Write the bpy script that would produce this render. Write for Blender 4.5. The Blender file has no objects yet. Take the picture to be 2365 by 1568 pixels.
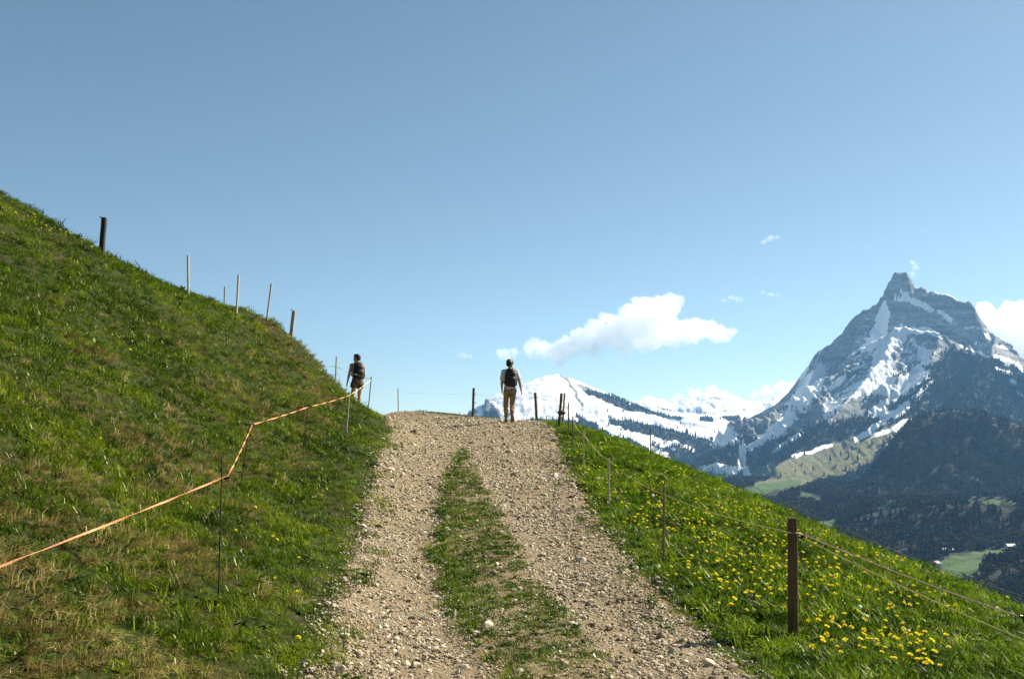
import bpy, bmesh, math, random
import numpy as np
from mathutils import Vector, Matrix, Euler, noise as mnoise

random.seed(7)
RNG = np.random.default_rng(11)
SC = bpy.context.scene
COL = SC.collection
R = math.radians

# ------------------------------------------------------------------ camera, sky, sun, exposure
FPX, CX, CY = 2299.0, 1182.5, 784.0           # focal length and centre in units of a 2365 px wide frame
PITCH = R(6.85)
EYE = 1.60
cam_d = bpy.data.cameras.new('camera')
cam_d.sensor_width = 36.0
cam_d.lens = 36.0 * FPX / 2365.0
cam_d.clip_start = 0.1
cam_d.clip_end = 60000.0
cam = bpy.data.objects.new('camera', cam_d)
cam.location = (0, 0, EYE)
cam.rotation_euler = (R(90) + PITCH, 0, 0)
COL.objects.link(cam)
SC.camera = cam

SUN_AZ = R(59)        # clockwise from +Y (straight ahead)
SUN_EL = R(37)
world = bpy.data.worlds.new('World')
SC.world = world
world.use_nodes = True
wn = world.node_tree.nodes
wl = world.node_tree.links
wn.clear()
w_out = wn.new('ShaderNodeOutputWorld')
w_bg = wn.new('ShaderNodeBackground')
w_sky = wn.new('ShaderNodeTexSky')
w_sky.sky_type = 'NISHITA'
w_sky.sun_disc = False
w_sky.sun_elevation = SUN_EL
w_sky.sun_rotation = SUN_AZ
w_sky.altitude = 900
w_sky.air_density = 0.8
w_sky.dust_density = 0.35
w_sky.ozone_density = 0.3
w_bg.inputs['Strength'].default_value = 0.055
w_wb = wn.new('ShaderNodeMix')            # white balance of the film
w_wb.data_type = 'RGBA'; w_wb.blend_type = 'MULTIPLY'; w_wb.inputs[0].default_value = 1.0
w_wb.inputs[7].default_value = (0.98, 1.0, 0.85, 1)
wl.new(w_sky.outputs[0], w_wb.inputs[6])
wl.new(w_wb.outputs[2], w_bg.inputs['Color'])
wl.new(w_bg.outputs[0], w_out.inputs['Surface'])

sun_d = bpy.data.lights.new('sun', 'SUN')
sun_d.energy = 5.0
sun_d.angle = R(0.53)
sun_d.color = (1.0, 0.92, 0.76)
sun = bpy.data.objects.new('sun', sun_d)
TO_SUN = Vector((math.sin(SUN_AZ) * math.cos(SUN_EL), math.cos(SUN_AZ) * math.cos(SUN_EL), math.sin(SUN_EL)))
sun.rotation_euler = TO_SUN.to_track_quat('Z', 'Y').to_euler()
sun.location = (20, 10, 40)
COL.objects.link(sun)

SC.view_settings.view_transform = 'Standard'
SC.view_settings.look = 'None'
SC.view_settings.exposure = 1.33
SC.view_settings.gamma = 1.0
SC.view_settings.use_curve_mapping = False
SC.render.engine = 'CYCLES'
SC.cycles.max_bounces = 12
SC.cycles.diffuse_bounces = 3
SC.cycles.glossy_bounces = 2
SC.cycles.transmission_bounces = 4
SC.cycles.volume_bounces = 10
SC.cycles.transparent_max_bounces = 8
SC.cycles.use_denoising = True

# ------------------------------------------------------------------ numeric helpers
cp, sp = math.cos(PITCH), math.sin(PITCH)

def P(px, row, d):
    """world point on the sight line through (px,row) at distance d ahead; used to survey the place"""
    u = (px - CX) / FPX
    v = (CY - row) / FPX
    dy = cp - v * sp
    t = d / dy
    return (u * t, d, EYE + (sp + v * cp) * t)

def proj(x, y, z):
    zz = z - EYE
    fz = y * cp + zz * sp
    up = -y * sp + zz * cp
    return CX + FPX * x / fz, CY - FPX * up / fz

_perm = np.random.default_rng(3).permutation(256)
_perm = np.concatenate([_perm, _perm, _perm])
_grad = np.stack([np.cos(np.arange(16) * math.pi / 8), np.sin(np.arange(16) * math.pi / 8)], 1)

def perlin(x, y, seed=0):
    x = np.asarray(x, float) + seed * 17.31
    y = np.asarray(y, float) + seed * 9.77
    xi = np.floor(x).astype(int); yi = np.floor(y).astype(int)
    xf = x - xi; yf = y - yi
    xi &= 255; yi &= 255
    u = xf * xf * xf * (xf * (xf * 6 - 15) + 10)
    v = yf * yf * yf * (yf * (yf * 6 - 15) + 10)
    def g(ix, iy, fx, fy):
        h = _perm[_perm[ix & 255] + (iy & 255)] & 15
        return _grad[h, 0] * fx + _grad[h, 1] * fy
    n00 = g(xi, yi, xf, yf); n10 = g(xi + 1, yi, xf - 1, yf)
    n01 = g(xi, yi + 1, xf, yf - 1); n11 = g(xi + 1, yi + 1, xf - 1, yf - 1)
    a = n00 + u * (n10 - n00); b = n01 + u * (n11 - n01)
    return (a + v * (b - a)) * 1.4

def fbm(x, y, octv=4, seed=0, gain=0.5):
    s = 0; a = 1.0; t = 0
    for i in range(octv):
        s = s + a * perlin(x * 2 ** i, y * 2 ** i, seed + i)
        t += a; a *= gain
    return s / t

def ridged(x, y, octv=4, seed=0):
    s = 0; a = 1.0; t = 0
    for i in range(octv):
        s = s + a * (1 - 2 * np.abs(perlin(x * 2 ** i, y * 2 ** i, seed + i)))
        t += a; a *= 0.5
    return s / t

def sstep(a, b, x):
    t = np.clip((np.asarray(x, float) - a) / (b - a), 0, 1)
    return t * t * (3 - 2 * t)

# ------------------------------------------------------------------ object helpers
def tag(o, label=None, cat=None, group=None, kind=None):
    if label: o['label'] = label
    if cat: o['category'] = cat
    if group: o['group'] = group
    if kind: o['kind'] = kind
    return o

def mesh_obj(name, verts, faces, mat=None, parent=None, smooth=False, link=True):
    me = bpy.data.meshes.new(name)
    if isinstance(verts, np.ndarray) and isinstance(faces, np.ndarray):
        n, k = faces.shape
        me.vertices.add(len(verts)); me.loops.add(n * k); me.polygons.add(n)
        me.vertices.foreach_set('co', verts.astype(np.float32).ravel())
        me.loops.foreach_set('vertex_index', faces.astype(np.int32).ravel())
        me.polygons.foreach_set('loop_start', np.arange(0, n * k, k, dtype=np.int32))
        me.polygons.foreach_set('loop_total', np.full(n, k, dtype=np.int32))
        me.update(calc_edges=True)
    else:
        me.from_pydata([tuple(v) for v in verts], [], [tuple(f) for f in faces])
        me.update()
    if mat: me.materials.append(mat)
    if smooth:
        me.polygons.foreach_set('use_smooth', np.ones(len(me.polygons), dtype=bool))
    o = bpy.data.objects.new(name, me)
    if link: COL.objects.link(o)
    if parent: o.parent = parent
    return o

def bm_obj(name, bm, mat=None, parent=None, smooth=False, link=True):
    me = bpy.data.meshes.new(name)
    bm.to_mesh(me); bm.free()
    if mat: me.materials.append(mat)
    if smooth:
        me.polygons.foreach_set('use_smooth', np.ones(len(me.polygons), dtype=bool))
    o = bpy.data.objects.new(name, me)
    if link: COL.objects.link(o)
    if parent: o.parent = parent
    return o

def empty(name, loc=(0, 0, 0), rz=0.0):
    o = bpy.data.objects.new(name, None)
    o.location = loc
    o.rotation_euler = (0, 0, rz)
    o.empty_display_size = 0.2
    COL.objects.link(o)
    return o

def point_attr(o, name, arr, typ='FLOAT'):
    a = o.data.attributes.new(name, typ, 'POINT')
    key = {'FLOAT': 'value', 'INT': 'value', 'FLOAT_VECTOR': 'vector'}[typ]
    a.data.foreach_set(key, np.asarray(arr).ravel())

def tube_data(pts, rad, sides=6, cap=True):
    """verts, faces of a tube along pts; rad is a number or a list"""
    pts = [Vector(p) for p in pts]
    n = len(pts)
    if not hasattr(rad, '__len__'): rad = [rad] * n
    V, F = [], []
    ref = Vector((0.31, 0.17, 0.94)).normalized()
    for i, p in enumerate(pts):
        t = (pts[min(i + 1, n - 1)] - pts[max(i - 1, 0)]).normalized()
        r_ = ref if abs(t.dot(ref)) < 0.93 else Vector((1, 0, 0))
        a = t.cross(r_).normalized(); b = t.cross(a).normalized()
        for k in range(sides):
            an = 2 * math.pi * k / sides
            V.append(p + (a * math.cos(an) + b * math.sin(an)) * rad[i])
    for i in range(n - 1):
        for k in range(sides):
            k2 = (k + 1) % sides
            F.append((i * sides + k, i * sides + k2, (i + 1) * sides + k2, (i + 1) * sides + k))
    if cap:
        F.append(tuple(range(sides))[::-1])
        F.append(tuple((n - 1) * sides + k for k in range(sides)))
    return V, F

def join_data(*vf):
    V, F = [], []
    for v, f in vf:
        o = len(V)
        V += list(v); F += [tuple(i + o for i in q) for q in f]
    return V, F

def box_data(c, s, rz=0.0):
    cx, cy, cz = c; sx, sy, sz = [q / 2 for q in s]
    V = []
    for dx, dy, dz in ((-1,-1,-1),(1,-1,-1),(1,1,-1),(-1,1,-1),(-1,-1,1),(1,-1,1),(1,1,1),(-1,1,1)):
        x, y = dx * sx, dy * sy
        V.append((cx + x * math.cos(rz) - y * math.sin(rz), cy + x * math.sin(rz) + y * math.cos(rz), cz + dz * sz))
    return V, [(0,3,2,1),(4,5,6,7),(0,1,5,4),(1,2,6,5),(2,3,7,6),(3,0,4,7)]

# ------------------------------------------------------------------ material helpers
class NT:
    def __init__(self, name):
        self.m = bpy.data.materials.new(name)
        self.m.use_nodes = True
        self.t = self.m.node_tree
        self.t.nodes.clear()
        self.out = self.t.nodes.new('ShaderNodeOutputMaterial')
    def n(self, typ, **kw):
        nd = self.t.nodes.new(typ)
        for k, v in kw.items():
            if k.startswith('i_'):
                key = k[2:]
                key = int(key) if key.isdigit() else key.replace('_', ' ')
                nd.inputs[key].default_value = v
            else:
                setattr(nd, k, v)
        return nd
    def l(self, a, b):
        self.t.links.new(a, b)
    def noise(self, scale, detail=4, rough=0.55, coord='Object', vec=None):
        nz = self.n('ShaderNodeTexNoise', i_Scale=scale, i_Detail=detail, i_Roughness=rough)
        if vec is None:
            tc = self.n('ShaderNodeTexCoord')
            vec = tc.outputs[coord]
        self.l(vec, nz.inputs['Vector'])
        return nz.outputs['Fac']
    def ramp(self, fac, stops):
        r = self.n('ShaderNodeValToRGB')
        e = r.color_ramp.elements
        while len(e) < len(stops): e.new(0.5)
        for q, (p, c) in zip(e, stops):
            q.position = p
            q.color = (*c, 1) if len(c) == 3 else c
        self.l(fac, r.inputs[0])
        return r.outputs['Color']
    def mix(self, fac, a, b, blend='MIX'):
        m = self.n('ShaderNodeMix', data_type='RGBA', blend_type=blend)
        for sock, val in ((m.inputs[0], fac), (m.inputs[6], a), (m.inputs[7], b)):
            if isinstance(val, bpy.types.NodeSocket): self.l(val, sock)
            elif isinstance(val, (int, float)): sock.default_value = val
            else: sock.default_value = (*val, 1)
        return m.outputs[2]
    def math(self, op, a, b=None, clamp=False):
        m = self.n('ShaderNodeMath', operation=op, use_clamp=clamp)
        for i, val in enumerate((a, b)):
            if val is None: continue
            if isinstance(val, bpy.types.NodeSocket): self.l(val, m.inputs[i])
            else: m.inputs[i].default_value = val
        return m.outputs[0]
    def maprange(self, v, a, b, c=0.0, d=1.0, smooth=True):
        m = self.n('ShaderNodeMapRange', interpolation_type='SMOOTHSTEP' if smooth else 'LINEAR')
        self.l(v, m.inputs[0])
        for i, q in enumerate((a, b, c, d)): m.inputs[i + 1].default_value = q
        return m.outputs[0]
    def attr(self, name, typ='GEOMETRY'):
        a = self.n('ShaderNodeAttribute', attribute_name=name, attribute_type=typ)
        return a.outputs['Fac']
    def bump(self, h, strength=0.3, dist=0.02):
        b = self.n('ShaderNodeBump', i_Strength=strength, i_Distance=dist)
        self.l(h, b.inputs['Height'])
        return b.outputs[0]
    def principled(self, color, rough=0.8, normal=None, spec=0.3, **kw):
        b = self.n('ShaderNodeBsdfPrincipled')
        if isinstance(color, bpy.types.NodeSocket): self.l(color, b.inputs['Base Color'])
        else: b.inputs['Base Color'].default_value = (*color, 1)
        if isinstance(rough, bpy.types.NodeSocket): self.l(rough, b.inputs['Roughness'])
        else: b.inputs['Roughness'].default_value = rough
        b.inputs['Specular IOR Level'].default_value = spec
        if normal is not None: self.l(normal, b.inputs['Normal'])
        for k, v in kw.items(): b.inputs[k.replace('_', ' ')].default_value = v
        self.l(b.outputs[0], self.out.inputs['Surface'])
        return b

def simple_mat(name, color, rough=0.7, nscale=30.0, var=0.25, bump=0.0, spec=0.3):
    t = NT(name)
    nz = t.noise(nscale, 5)
    dark = tuple(c * (1 - var) for c in color); light = tuple(min(1, c * (1 + var)) for c in color)
    c = t.ramp(nz, [(0.3, dark), (0.7, light)])
    nrm = t.bump(nz, bump, 0.01) if bump else None
    t.principled(c, rough, nrm, spec)
    return t.m

def blade_mat(name, c_dark, c_mid, c_light, trans=0.45):
    t = NT(name)
    oi = t.n('ShaderNodeObjectInfo')
    tint = t.attr('tint', 'INSTANCER')
    f = t.math('ADD', t.math('MULTIPLY', oi.outputs['Random'], 0.5), t.math('MULTIPLY', tint, 0.5))
    c = t.ramp(f, [(0.14, c_dark), (0.5, c_mid), (0.9, c_light)])
    d = t.n('ShaderNodeBsdfDiffuse'); t.l(c, d.inputs[0])
    tr = t.n('ShaderNodeBsdfTranslucent'); t.l(c, tr.inputs[0])
    gl = t.n('ShaderNodeBsdfGlossy', i_Roughness=0.45); gl.inputs[0].default_value = (1.0, 0.95, 0.7, 1)
    m = t.n('ShaderNodeMixShader', i_Fac=trans); t.l(d.outputs[0], m.inputs[1]); t.l(tr.outputs[0], m.inputs[2])
    m2 = t.n('ShaderNodeMixShader', i_Fac=0.022); t.l(m.outputs[0], m2.inputs[1]); t.l(gl.outputs[0], m2.inputs[2])
    t.l(m2.outputs[0], t.out.inputs['Surface'])
    return t.m

# geometry-node scatter for what nobody can count
def scatter(name, pts, rots, scls, idx, variants, tint=None, parent=None):
    pts = np.asarray(pts, np.float32)
    me = bpy.data.meshes.new(name)
    me.vertices.add(len(pts)); me.vertices.foreach_set('co', pts.ravel())
    o = bpy.data.objects.new(name, me)
    COL.objects.link(o)
    point_attr(o, 'rot', np.asarray(rots, np.float32), 'FLOAT_VECTOR')
    s = np.asarray(scls, np.float32)
    if s.ndim == 1: s = np.repeat(s[:, None], 3, 1)
    point_attr(o, 'scl', s, 'FLOAT_VECTOR')
    point_attr(o, 'idx', np.asarray(idx, np.int32), 'INT')
    point_attr(o, 'tint', np.asarray(tint if tint is not None else RNG.random(len(pts)), np.float32))
    col = bpy.data.collections.new(name + '_kinds')
    for i, v in enumerate(variants):
        v.name = '%s_kind_%02d' % (name, i)
        col.objects.link(v)
    ng = bpy.data.node_groups.new(name + '_scatter', 'GeometryNodeTree')
    ng.interface.new_socket('Geometry', in_out='INPUT', socket_type='NodeSocketGeometry')
    ng.interface.new_socket('Geometry', in_out='OUTPUT', socket_type='NodeSocketGeometry')
    gi = ng.nodes.new('NodeGroupInput'); go = ng.nodes.new('NodeGroupOutput')
    iop = ng.nodes.new('GeometryNodeInstanceOnPoints')
    ci = ng.nodes.new('GeometryNodeCollectionInfo')
    ci.inputs['Collection'].default_value = col
    ci.inputs['Separate Children'].default_value = True
    ci.inputs['Reset Children'].default_value = True
    def na(nm, typ):
        a = ng.nodes.new('GeometryNodeInputNamedAttribute'); a.data_type = typ
        a.inputs['Name'].default_value = nm
        return a.outputs['Attribute']
    e2r = ng.nodes.new('FunctionNodeEulerToRotation')
    L = ng.links.new
    L(gi.outputs[0], iop.inputs['Points'])
    L(ci.outputs[0], iop.inputs['Instance'])
    iop.inputs['Pick Instance'].default_value = True
    L(na('idx', 'INT'), iop.inputs['Instance Index'])
    L(na('rot', 'FLOAT_VECTOR'), e2r.inputs[0])
    L(e2r.outputs[0], iop.inputs['Rotation'])
    L(na('scl', 'FLOAT_VECTOR'), iop.inputs['Scale'])
    L(iop.outputs[0], go.inputs[0])
    md = o.modifiers.new('scatter', 'NODES')
    md.node_group = ng
    if parent: o.parent = parent
    o['kind'] = 'stuff'
    return o

# ------------------------------------------------------------------ the near hill: surveyed points and a smooth sheet through them
LEFT_EDGE = [P(745,1565,6.3), P(803,1363,9), P(838,1227,12), P(868,1111,16), P(893,1040,20), P(905,994,24), P(888,966,27.4), P(864,950,29.6)]
RIGHT_EDGE = [P(1735,1565,6.3), P(1512,1363,9), P(1390,1227,12), P(1325,1111,16), P(1290,1040,20), P(1278,996,24), P(1268,980,27), P(1228,974,30), P(1093,964,33), P(920,950,36)]
STAKE_BASE = [P(505,1373,7.0), P(556,1125,12.3), P(700,1050,16), P(800,1003,21), P(850,951,27)]
RPOST_BASE = [P(1832,1478,7.8), P(1533,1308,10.4), P(1406,1172,14), P(1347,1095,18), P(1322,1046,21.5), P(1313,1000,24.5)]
SIL_L = [P(0,452,19), P(120,518,20), P(238,588,21), P(340,640,22.5), P(435,683,24), P(548,722,26), P(622,742,27.5), P(677,777,28.3), P(730,840,28.6), P(780,900,28.8), P(815,933,28.8), P(845,953,28.8)]
SIL_R = [P(1290,980,28), P(1400,1017,25), P(1500,1060,22), P(1640,1122,18), P(1830,1212,14.5), P(2050,1302,12.3), P(2365,1422,10.8)]
ctl = LEFT_EDGE + RIGHT_EDGE + STAKE_BASE + RPOST_BASE + SIL_L + SIL_R
ctl += [P(0,1568,4.6), P(0,1310,5.8), P(0,1000,8), P(0,700,12), P(2365,1568,6.9), P(2000,1568,6.6)]
ctl += [(-1.2,0,0), (1.5,0,0), (-1.2,3,.1), (1.5,3,.1), (-1.2,-6,-.25), (1.5,-6,-.25), (4,0,-.35), (4,-6,-.6), (-4,0,1.25), (-4,-6,1.1)]
for (x, y, z) in SIL_L[:6]:
    l = math.hypot(x, y)
    ctl += [(x + x / l * 5, y + y / l * 5, z + 0.35), (x + x / l * 16, y + y / l * 16, z + 0.3)]
for (x, y, z) in SIL_R[1:]:
    ctl += [(x + 3.2, y + 1.8, z - 1.5), (x + 9, y + 5, z - 6.0), (x + 18, y + 9, z - 13.5)]
ctl += [(-4.9,31.0,2.98), (-6.0,32.2,3.02), (-9,35.2,3.1), (-9,40,3.2), (-15,39,3.25), (-15,44,3.3),
        (0.5,36,2.55), (2.2,33,2.25), (3.5,36,1.0), (-4.5,40,2.9), (-12,49,2.2), (-5,50,1.2), (-12,60,-1), (5,60,-10), (-30,60,2),
        (-30,0,12), (-30,25,12), (-30,-8,11), (-9,-8,3.6), (-9,2,4.1), (-16,8,7.6),
        (12,-8,-3), (32,-8,-15), (32,12,-16), (32,40,-18), (15,36,-8), (20,60,-18), (8,0,-1.6), (9,6,-1.6)]
ctl = np.array(ctl)

def tps_fit(pts, lam=0.01):
    xy, z = pts[:, :2] / 10.0, pts[:, 2]
    n = len(pts)
    d = np.linalg.norm(xy[:, None] - xy[None], axis=2)
    K = np.where(d > 0, d * d * np.log(np.maximum(d, 1e-9)), 0) + lam * np.eye(n)
    Q = np.hstack([np.ones((n, 1)), xy])
    A = np.block([[K, Q], [Q.T, np.zeros((3, 3))]])
    s = np.linalg.solve(A, np.concatenate([z, np.zeros(3)]))
    return xy, s[:n], s[n:]
_tps = tps_fit(ctl, 0.004)

def tps_eval(x, y):
    c, w, a = _tps
    x = np.asarray(x, float) / 10; y = np.asarray(y, float) / 10
    out = a[0] + a[1] * x + a[2] * y
    for (cx_, cy_), wi in zip(c, w):
        r2 = (x - cx_) ** 2 + (y - cy_) ** 2
        out = out + wi * 0.5 * r2 * np.log(np.maximum(r2, 1e-12))
    return out

_le = np.array([(-1.15, -8.0), (-1.15, 0.0), (-1.17, 4.0)] + [(p[0], p[1]) for p in LEFT_EDGE] + [(-5.4, 31.2), (-9, 34.6), (-15, 38.6), (-30, 43)])
_re = np.array([(1.45, -8.0), (1.45, 0.0), (1.5, 4.0)] + [(p[0], p[1]) for p in RIGHT_EDGE] + [(-9, 40), (-15, 44), (-30, 46)])
def x_left(y): return np.interp(y, _le[:, 1], _le[:, 0])
def x_right(y): return np.interp(y, _re[:, 1], _re[:, 0])

def path_in(x, y):
    """metres inside the track (negative outside), with a ragged edge"""
    n = 0.16 * fbm(np.asarray(x) * 0.9, np.asarray(y) * 0.9, 3, 21) + 0.07 * perlin(np.asarray(x) * 4, np.asarray(y) * 4, 25)
    return np.minimum(x - x_left(y), x_right(y) - x) + n

_st = np.array([(-.05,0.66,0.0),(-.05,0.66,4.0),(-.06,0.66,6.3),(-.36,.54,7.6),(-.58,.34,9),(-.72,.16,10.4),(-.90,-.05,12),(-1.02,-.22,14),(-1.12,-.46,16),(-1.15,-.6,18),(-1.1,-.85,20.0),(-1.0,-.95,21.5)])
def strip_in(x, y):
    a = np.interp(y, _st[:, 2], _st[:, 0]); b = np.interp(y, _st[:, 2], _st[:, 1])
    n = 0.20 * fbm(np.asarray(x) * 1.3, np.asarray(y) * 1.3, 3, 31)
    v = np.minimum(x - a, b - x) + n
    return np.where(np.asarray(y) > 21.8, -1, v)

GX0, GX1, GY0, GY1, GS = -30.0, 32.0, -8.0, 60.0, 0.16
_gx = np.arange(GX0, GX1 + 1e-6, GS); _gy = np.arange(GY0, GY1 + 1e-6, GS)
_XX, _YY = np.meshgrid(_gx, _gy)
_ZZ = tps_eval(_XX, _YY)
_off = path_in(_XX, _YY)
_rough = sstep(0.0, 0.8, -_off)
_ZZ = _ZZ + _rough * (0.05 * fbm(_XX * 0.55, _YY * 0.55, 3, 5) + 0.028 * fbm(_XX * 2.2, _YY * 2.2, 2, 8)) + (1 - _rough) * 0.012 * fbm(_XX * 1.5, _YY * 1.5, 3, 9)
_b = x_left(_YY) - _XX
_ZZ = _ZZ + sstep(0.8, 2.0, _b) * (0.050 * np.sin(6.283 * (_b / 0.9 + 1.1 * fbm(_XX * .4, _YY * .4, 3, 12))) * (0.5 + 0.9 * fbm(_XX * .3, _YY * .3, 2, 14)) + 0.06 * fbm(_XX * 1.1, _YY * 1.1, 3, 15))
_ZZ = _ZZ + sstep(0.5, 1.5, _XX - x_right(_YY)) * 0.05 * fbm(_XX * 1.1, _YY * 1.1, 3, 16)
# wheel ruts and the raised middle strip
_s = strip_in(_XX, _YY)
_ZZ = _ZZ + 0.03 * sstep(-0.1, 0.2, _s) - 0.02 * sstep(0.1, 0.5, _off) * (1 - sstep(-0.2, 0.1, _s))

def ground(x, y):
    fx = (np.asarray(x, float) - GX0) / GS; fy = (np.asarray(y, float) - GY0) / GS
    fx = np.clip(fx, 0, len(_gx) - 1.001); fy = np.clip(fy, 0, len(_gy) - 1.001)
    ix = fx.astype(int); iy = fy.astype(int); tx = fx - ix; ty = fy - iy
    return (_ZZ[iy, ix] * (1 - tx) * (1 - ty) + _ZZ[iy, ix + 1] * tx * (1 - ty) + _ZZ[iy + 1, ix] * (1 - tx) * ty + _ZZ[iy + 1, ix + 1] * tx * ty)

def on_ground(px, row, dmax=45.0):
    """first point of the hill met by the sight line"""
    d = np.arange(3.0, dmax, 0.03)
    u = (px - CX) / FPX; v = (CY - row) / FPX
    dy = cp - v * sp
    t = d / dy
    x = u * t; z = EYE + (sp + v * cp) * t
    hit = np.nonzero(z <= ground(x, d))[0]
    if len(hit) == 0: return None
    i = hit[0]
    return (float(x[i]), float(d[i]), float(ground(x[i], d[i])))

def grid_faces(nr, nc):
    i = np.arange(nr - 1)[:, None] * nc + np.arange(nc - 1)[None]
    return np.stack([i, i + 1, i + nc + 1, i + nc], -1).reshape(-1, 4)

# ground material: soil, moss and matted old grass, coloured dark as shade between blades
t = NT('hill_soil')
na = t.noise(1.1, 6, 0.6); nb = t.noise(14, 6, 0.65)
c1 = t.ramp(nb, [(0.25, (0.010, 0.012, 0.003)), (0.5, (0.030, 0.030, 0.008)), (0.75, (0.085, 0.062, 0.02))])
c2 = t.ramp(nb, [(0.3, (0.010, 0.018, 0.003)), (0.7, (0.035, 0.05, 0.008))])
t.principled(t.mix(t.maprange(na, 0.4, 0.6), c2, c1), 0.95, t.bump(nb, 0.8, 0.03), 0.1)
M_SOIL = t.m
verts = np.stack([_XX.ravel(), _YY.ravel(), _ZZ.ravel()], 1)
tag(mesh_obj('ground', verts, grid_faces(*_XX.shape), M_SOIL, smooth=True), kind='structure')

# ---- the track
t = NT('track_earth')
na = t.noise(1.6, 5, 0.6); nb = t.noise(38, 6, 0.7); nc = t.noise(160, 3, 0.6)
ce = t.ramp(nb, [(0.25, (0.15, 0.105, 0.058)), (0.5, (0.27, 0.205, 0.125)), (0.75, (0.40, 0.32, 0.21))])
cr = t.ramp(nb, [(0.3, (0.11, 0.06, 0.028)), (0.7, (0.21, 0.125, 0.06))])
edge = t.attr('edge')
cm = t.mix(t.maprange(t.math('ADD', t.math('MULTIPLY', na, 0.6), edge), 0.62, 0.95), ce, cr)
hgt = t.math('ADD', nb, t.math('MULTIPLY', nc, 0.4))
t.principled(cm, 0.95, t.bump(hgt, 0.9, 0.03), 0.1)
M_TRACK = t.m
ys = np.concatenate([np.arange(-8, 24, 0.12), np.arange(24, 44.0, 0.12)])
ns = 40
yy = np.repeat(ys[:, None], ns, 1)
tt = np.linspace(0, 1, ns)[None]
el = x_left(ys) - 0.12 + 0.16 * fbm(ys * 0.9, ys * 0, 3, 41) + 0.06 * perlin(ys * 3.3, ys * 0, 43)
er = x_right(ys) + 0.12 + 0.16 * fbm(ys * 0.9, ys * 0 + 5, 3, 47) + 0.06 * perlin(ys * 3.3, ys * 0 + 5, 49)
xx = el[:, None] * (1 - tt) + er[:, None] * tt
inn = np.minimum(tt, 1 - tt) * (er - el)[:, None]
zz = ground(xx, yy) + 0.02 - 0.06 * (1 - sstep(0.0, 0.10, inn)) + 0.012 * fbm(xx * 4, yy * 4, 3, 44) * sstep(0.05, 0.2, inn)
path = mesh_obj('path', np.stack([xx.ravel(), yy.ravel(), zz.ravel()], 1), grid_faces(len(ys), ns), M_TRACK, smooth=True)
point_attr(path, 'edge', (1 - sstep(0.05, 0.45, inn)).ravel() * 0.5)
tag(path, kind='structure')

# ------------------------------------------------------------------ far country
def floor_z(x, y):
    r = np.hypot(x, y)
    z = np.interp(r, [0, 40, 300, 500, 800, 1200, 1500, 1800, 2400, 3000, 4500, 5000, 6000, 7500, 9000, 12000],
                     [-14, -20, -150, -185, -195, -186, -168, -152, -118, -84, -66, -55, 70, 300, 420, 420])
    return z + 6 * fbm(x / 220, y / 220, 4, 61) * sstep(200, 800, r)

def ridge_height(x, y, crest, s1, c, s2, warp=0.35, wscale=260.0, seed=0, kx=1.0):
    """height of a ridge whose crest runs through the surveyed points"""
    best = np.full(x.shape, -1e9)
    w = 1 + warp * fbm(x / wscale, y / wscale, 4, seed + 70) + 0.5 * warp * ridged(x / 90.0, y / 90.0, 3, seed + 77)
    for (x0, y0, z0), (x1, y1, z1) in zip(crest[:-1], crest[1:]):
        dx, dy = (x1 - x0) * kx, y1 - y0
        q = np.clip(((x - x0) * kx * dx + (y - y0) * dy) / (dx * dx + dy * dy), 0, 1)
        d = np.hypot((x - x0) * kx - q * dx, y - y0 - q * dy) * w
        h = z0 + q * (z1 - z0) - (s1 * np.minimum(d, c) + s2 * np.maximum(d - c, 0))
        best = np.maximum(best, h)
    return best

def stroke(px, row, strokes):
    m = np.zeros(px.shape)
    px, row = px + 9 * fbm(px / 34, row / 22, 4, 211), row + 6 * fbm(px / 30, row / 20, 4, 223)
    for s in strokes:
        for a, b in zip(s[:-1], s[1:]) if len(s) > 1 else ((s[0], s[0]),):
            dx, dy = b[0] - a[0], b[1] - a[1]
            L = dx * dx + dy * dy
            q = np.clip(((px - a[0]) * dx + (row - a[1]) * dy) / L, 0, 1) if L > 0 else 0
            d = np.hypot(px - a[0] - q * dx, row - a[1] - q * dy)
            r = a[2] + q * (b[2] - a[2])
            m = np.maximum(m, 1 - d / (2 * r))
    return np.clip(m, 0, 1)      # 0.5 on the outline

def far_grid(px0, px1, npx, d0, d1, nd, power=1.0):
    px = np.linspace(px0, px1, npx)
    d = d0 + (d1 - d0) * np.linspace(0, 1, nd) ** power
    D = np.repeat(d[:, None], npx, 1)
    X = ((px - CX) / FPX / cp)[None] * D
    return X, D

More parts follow.
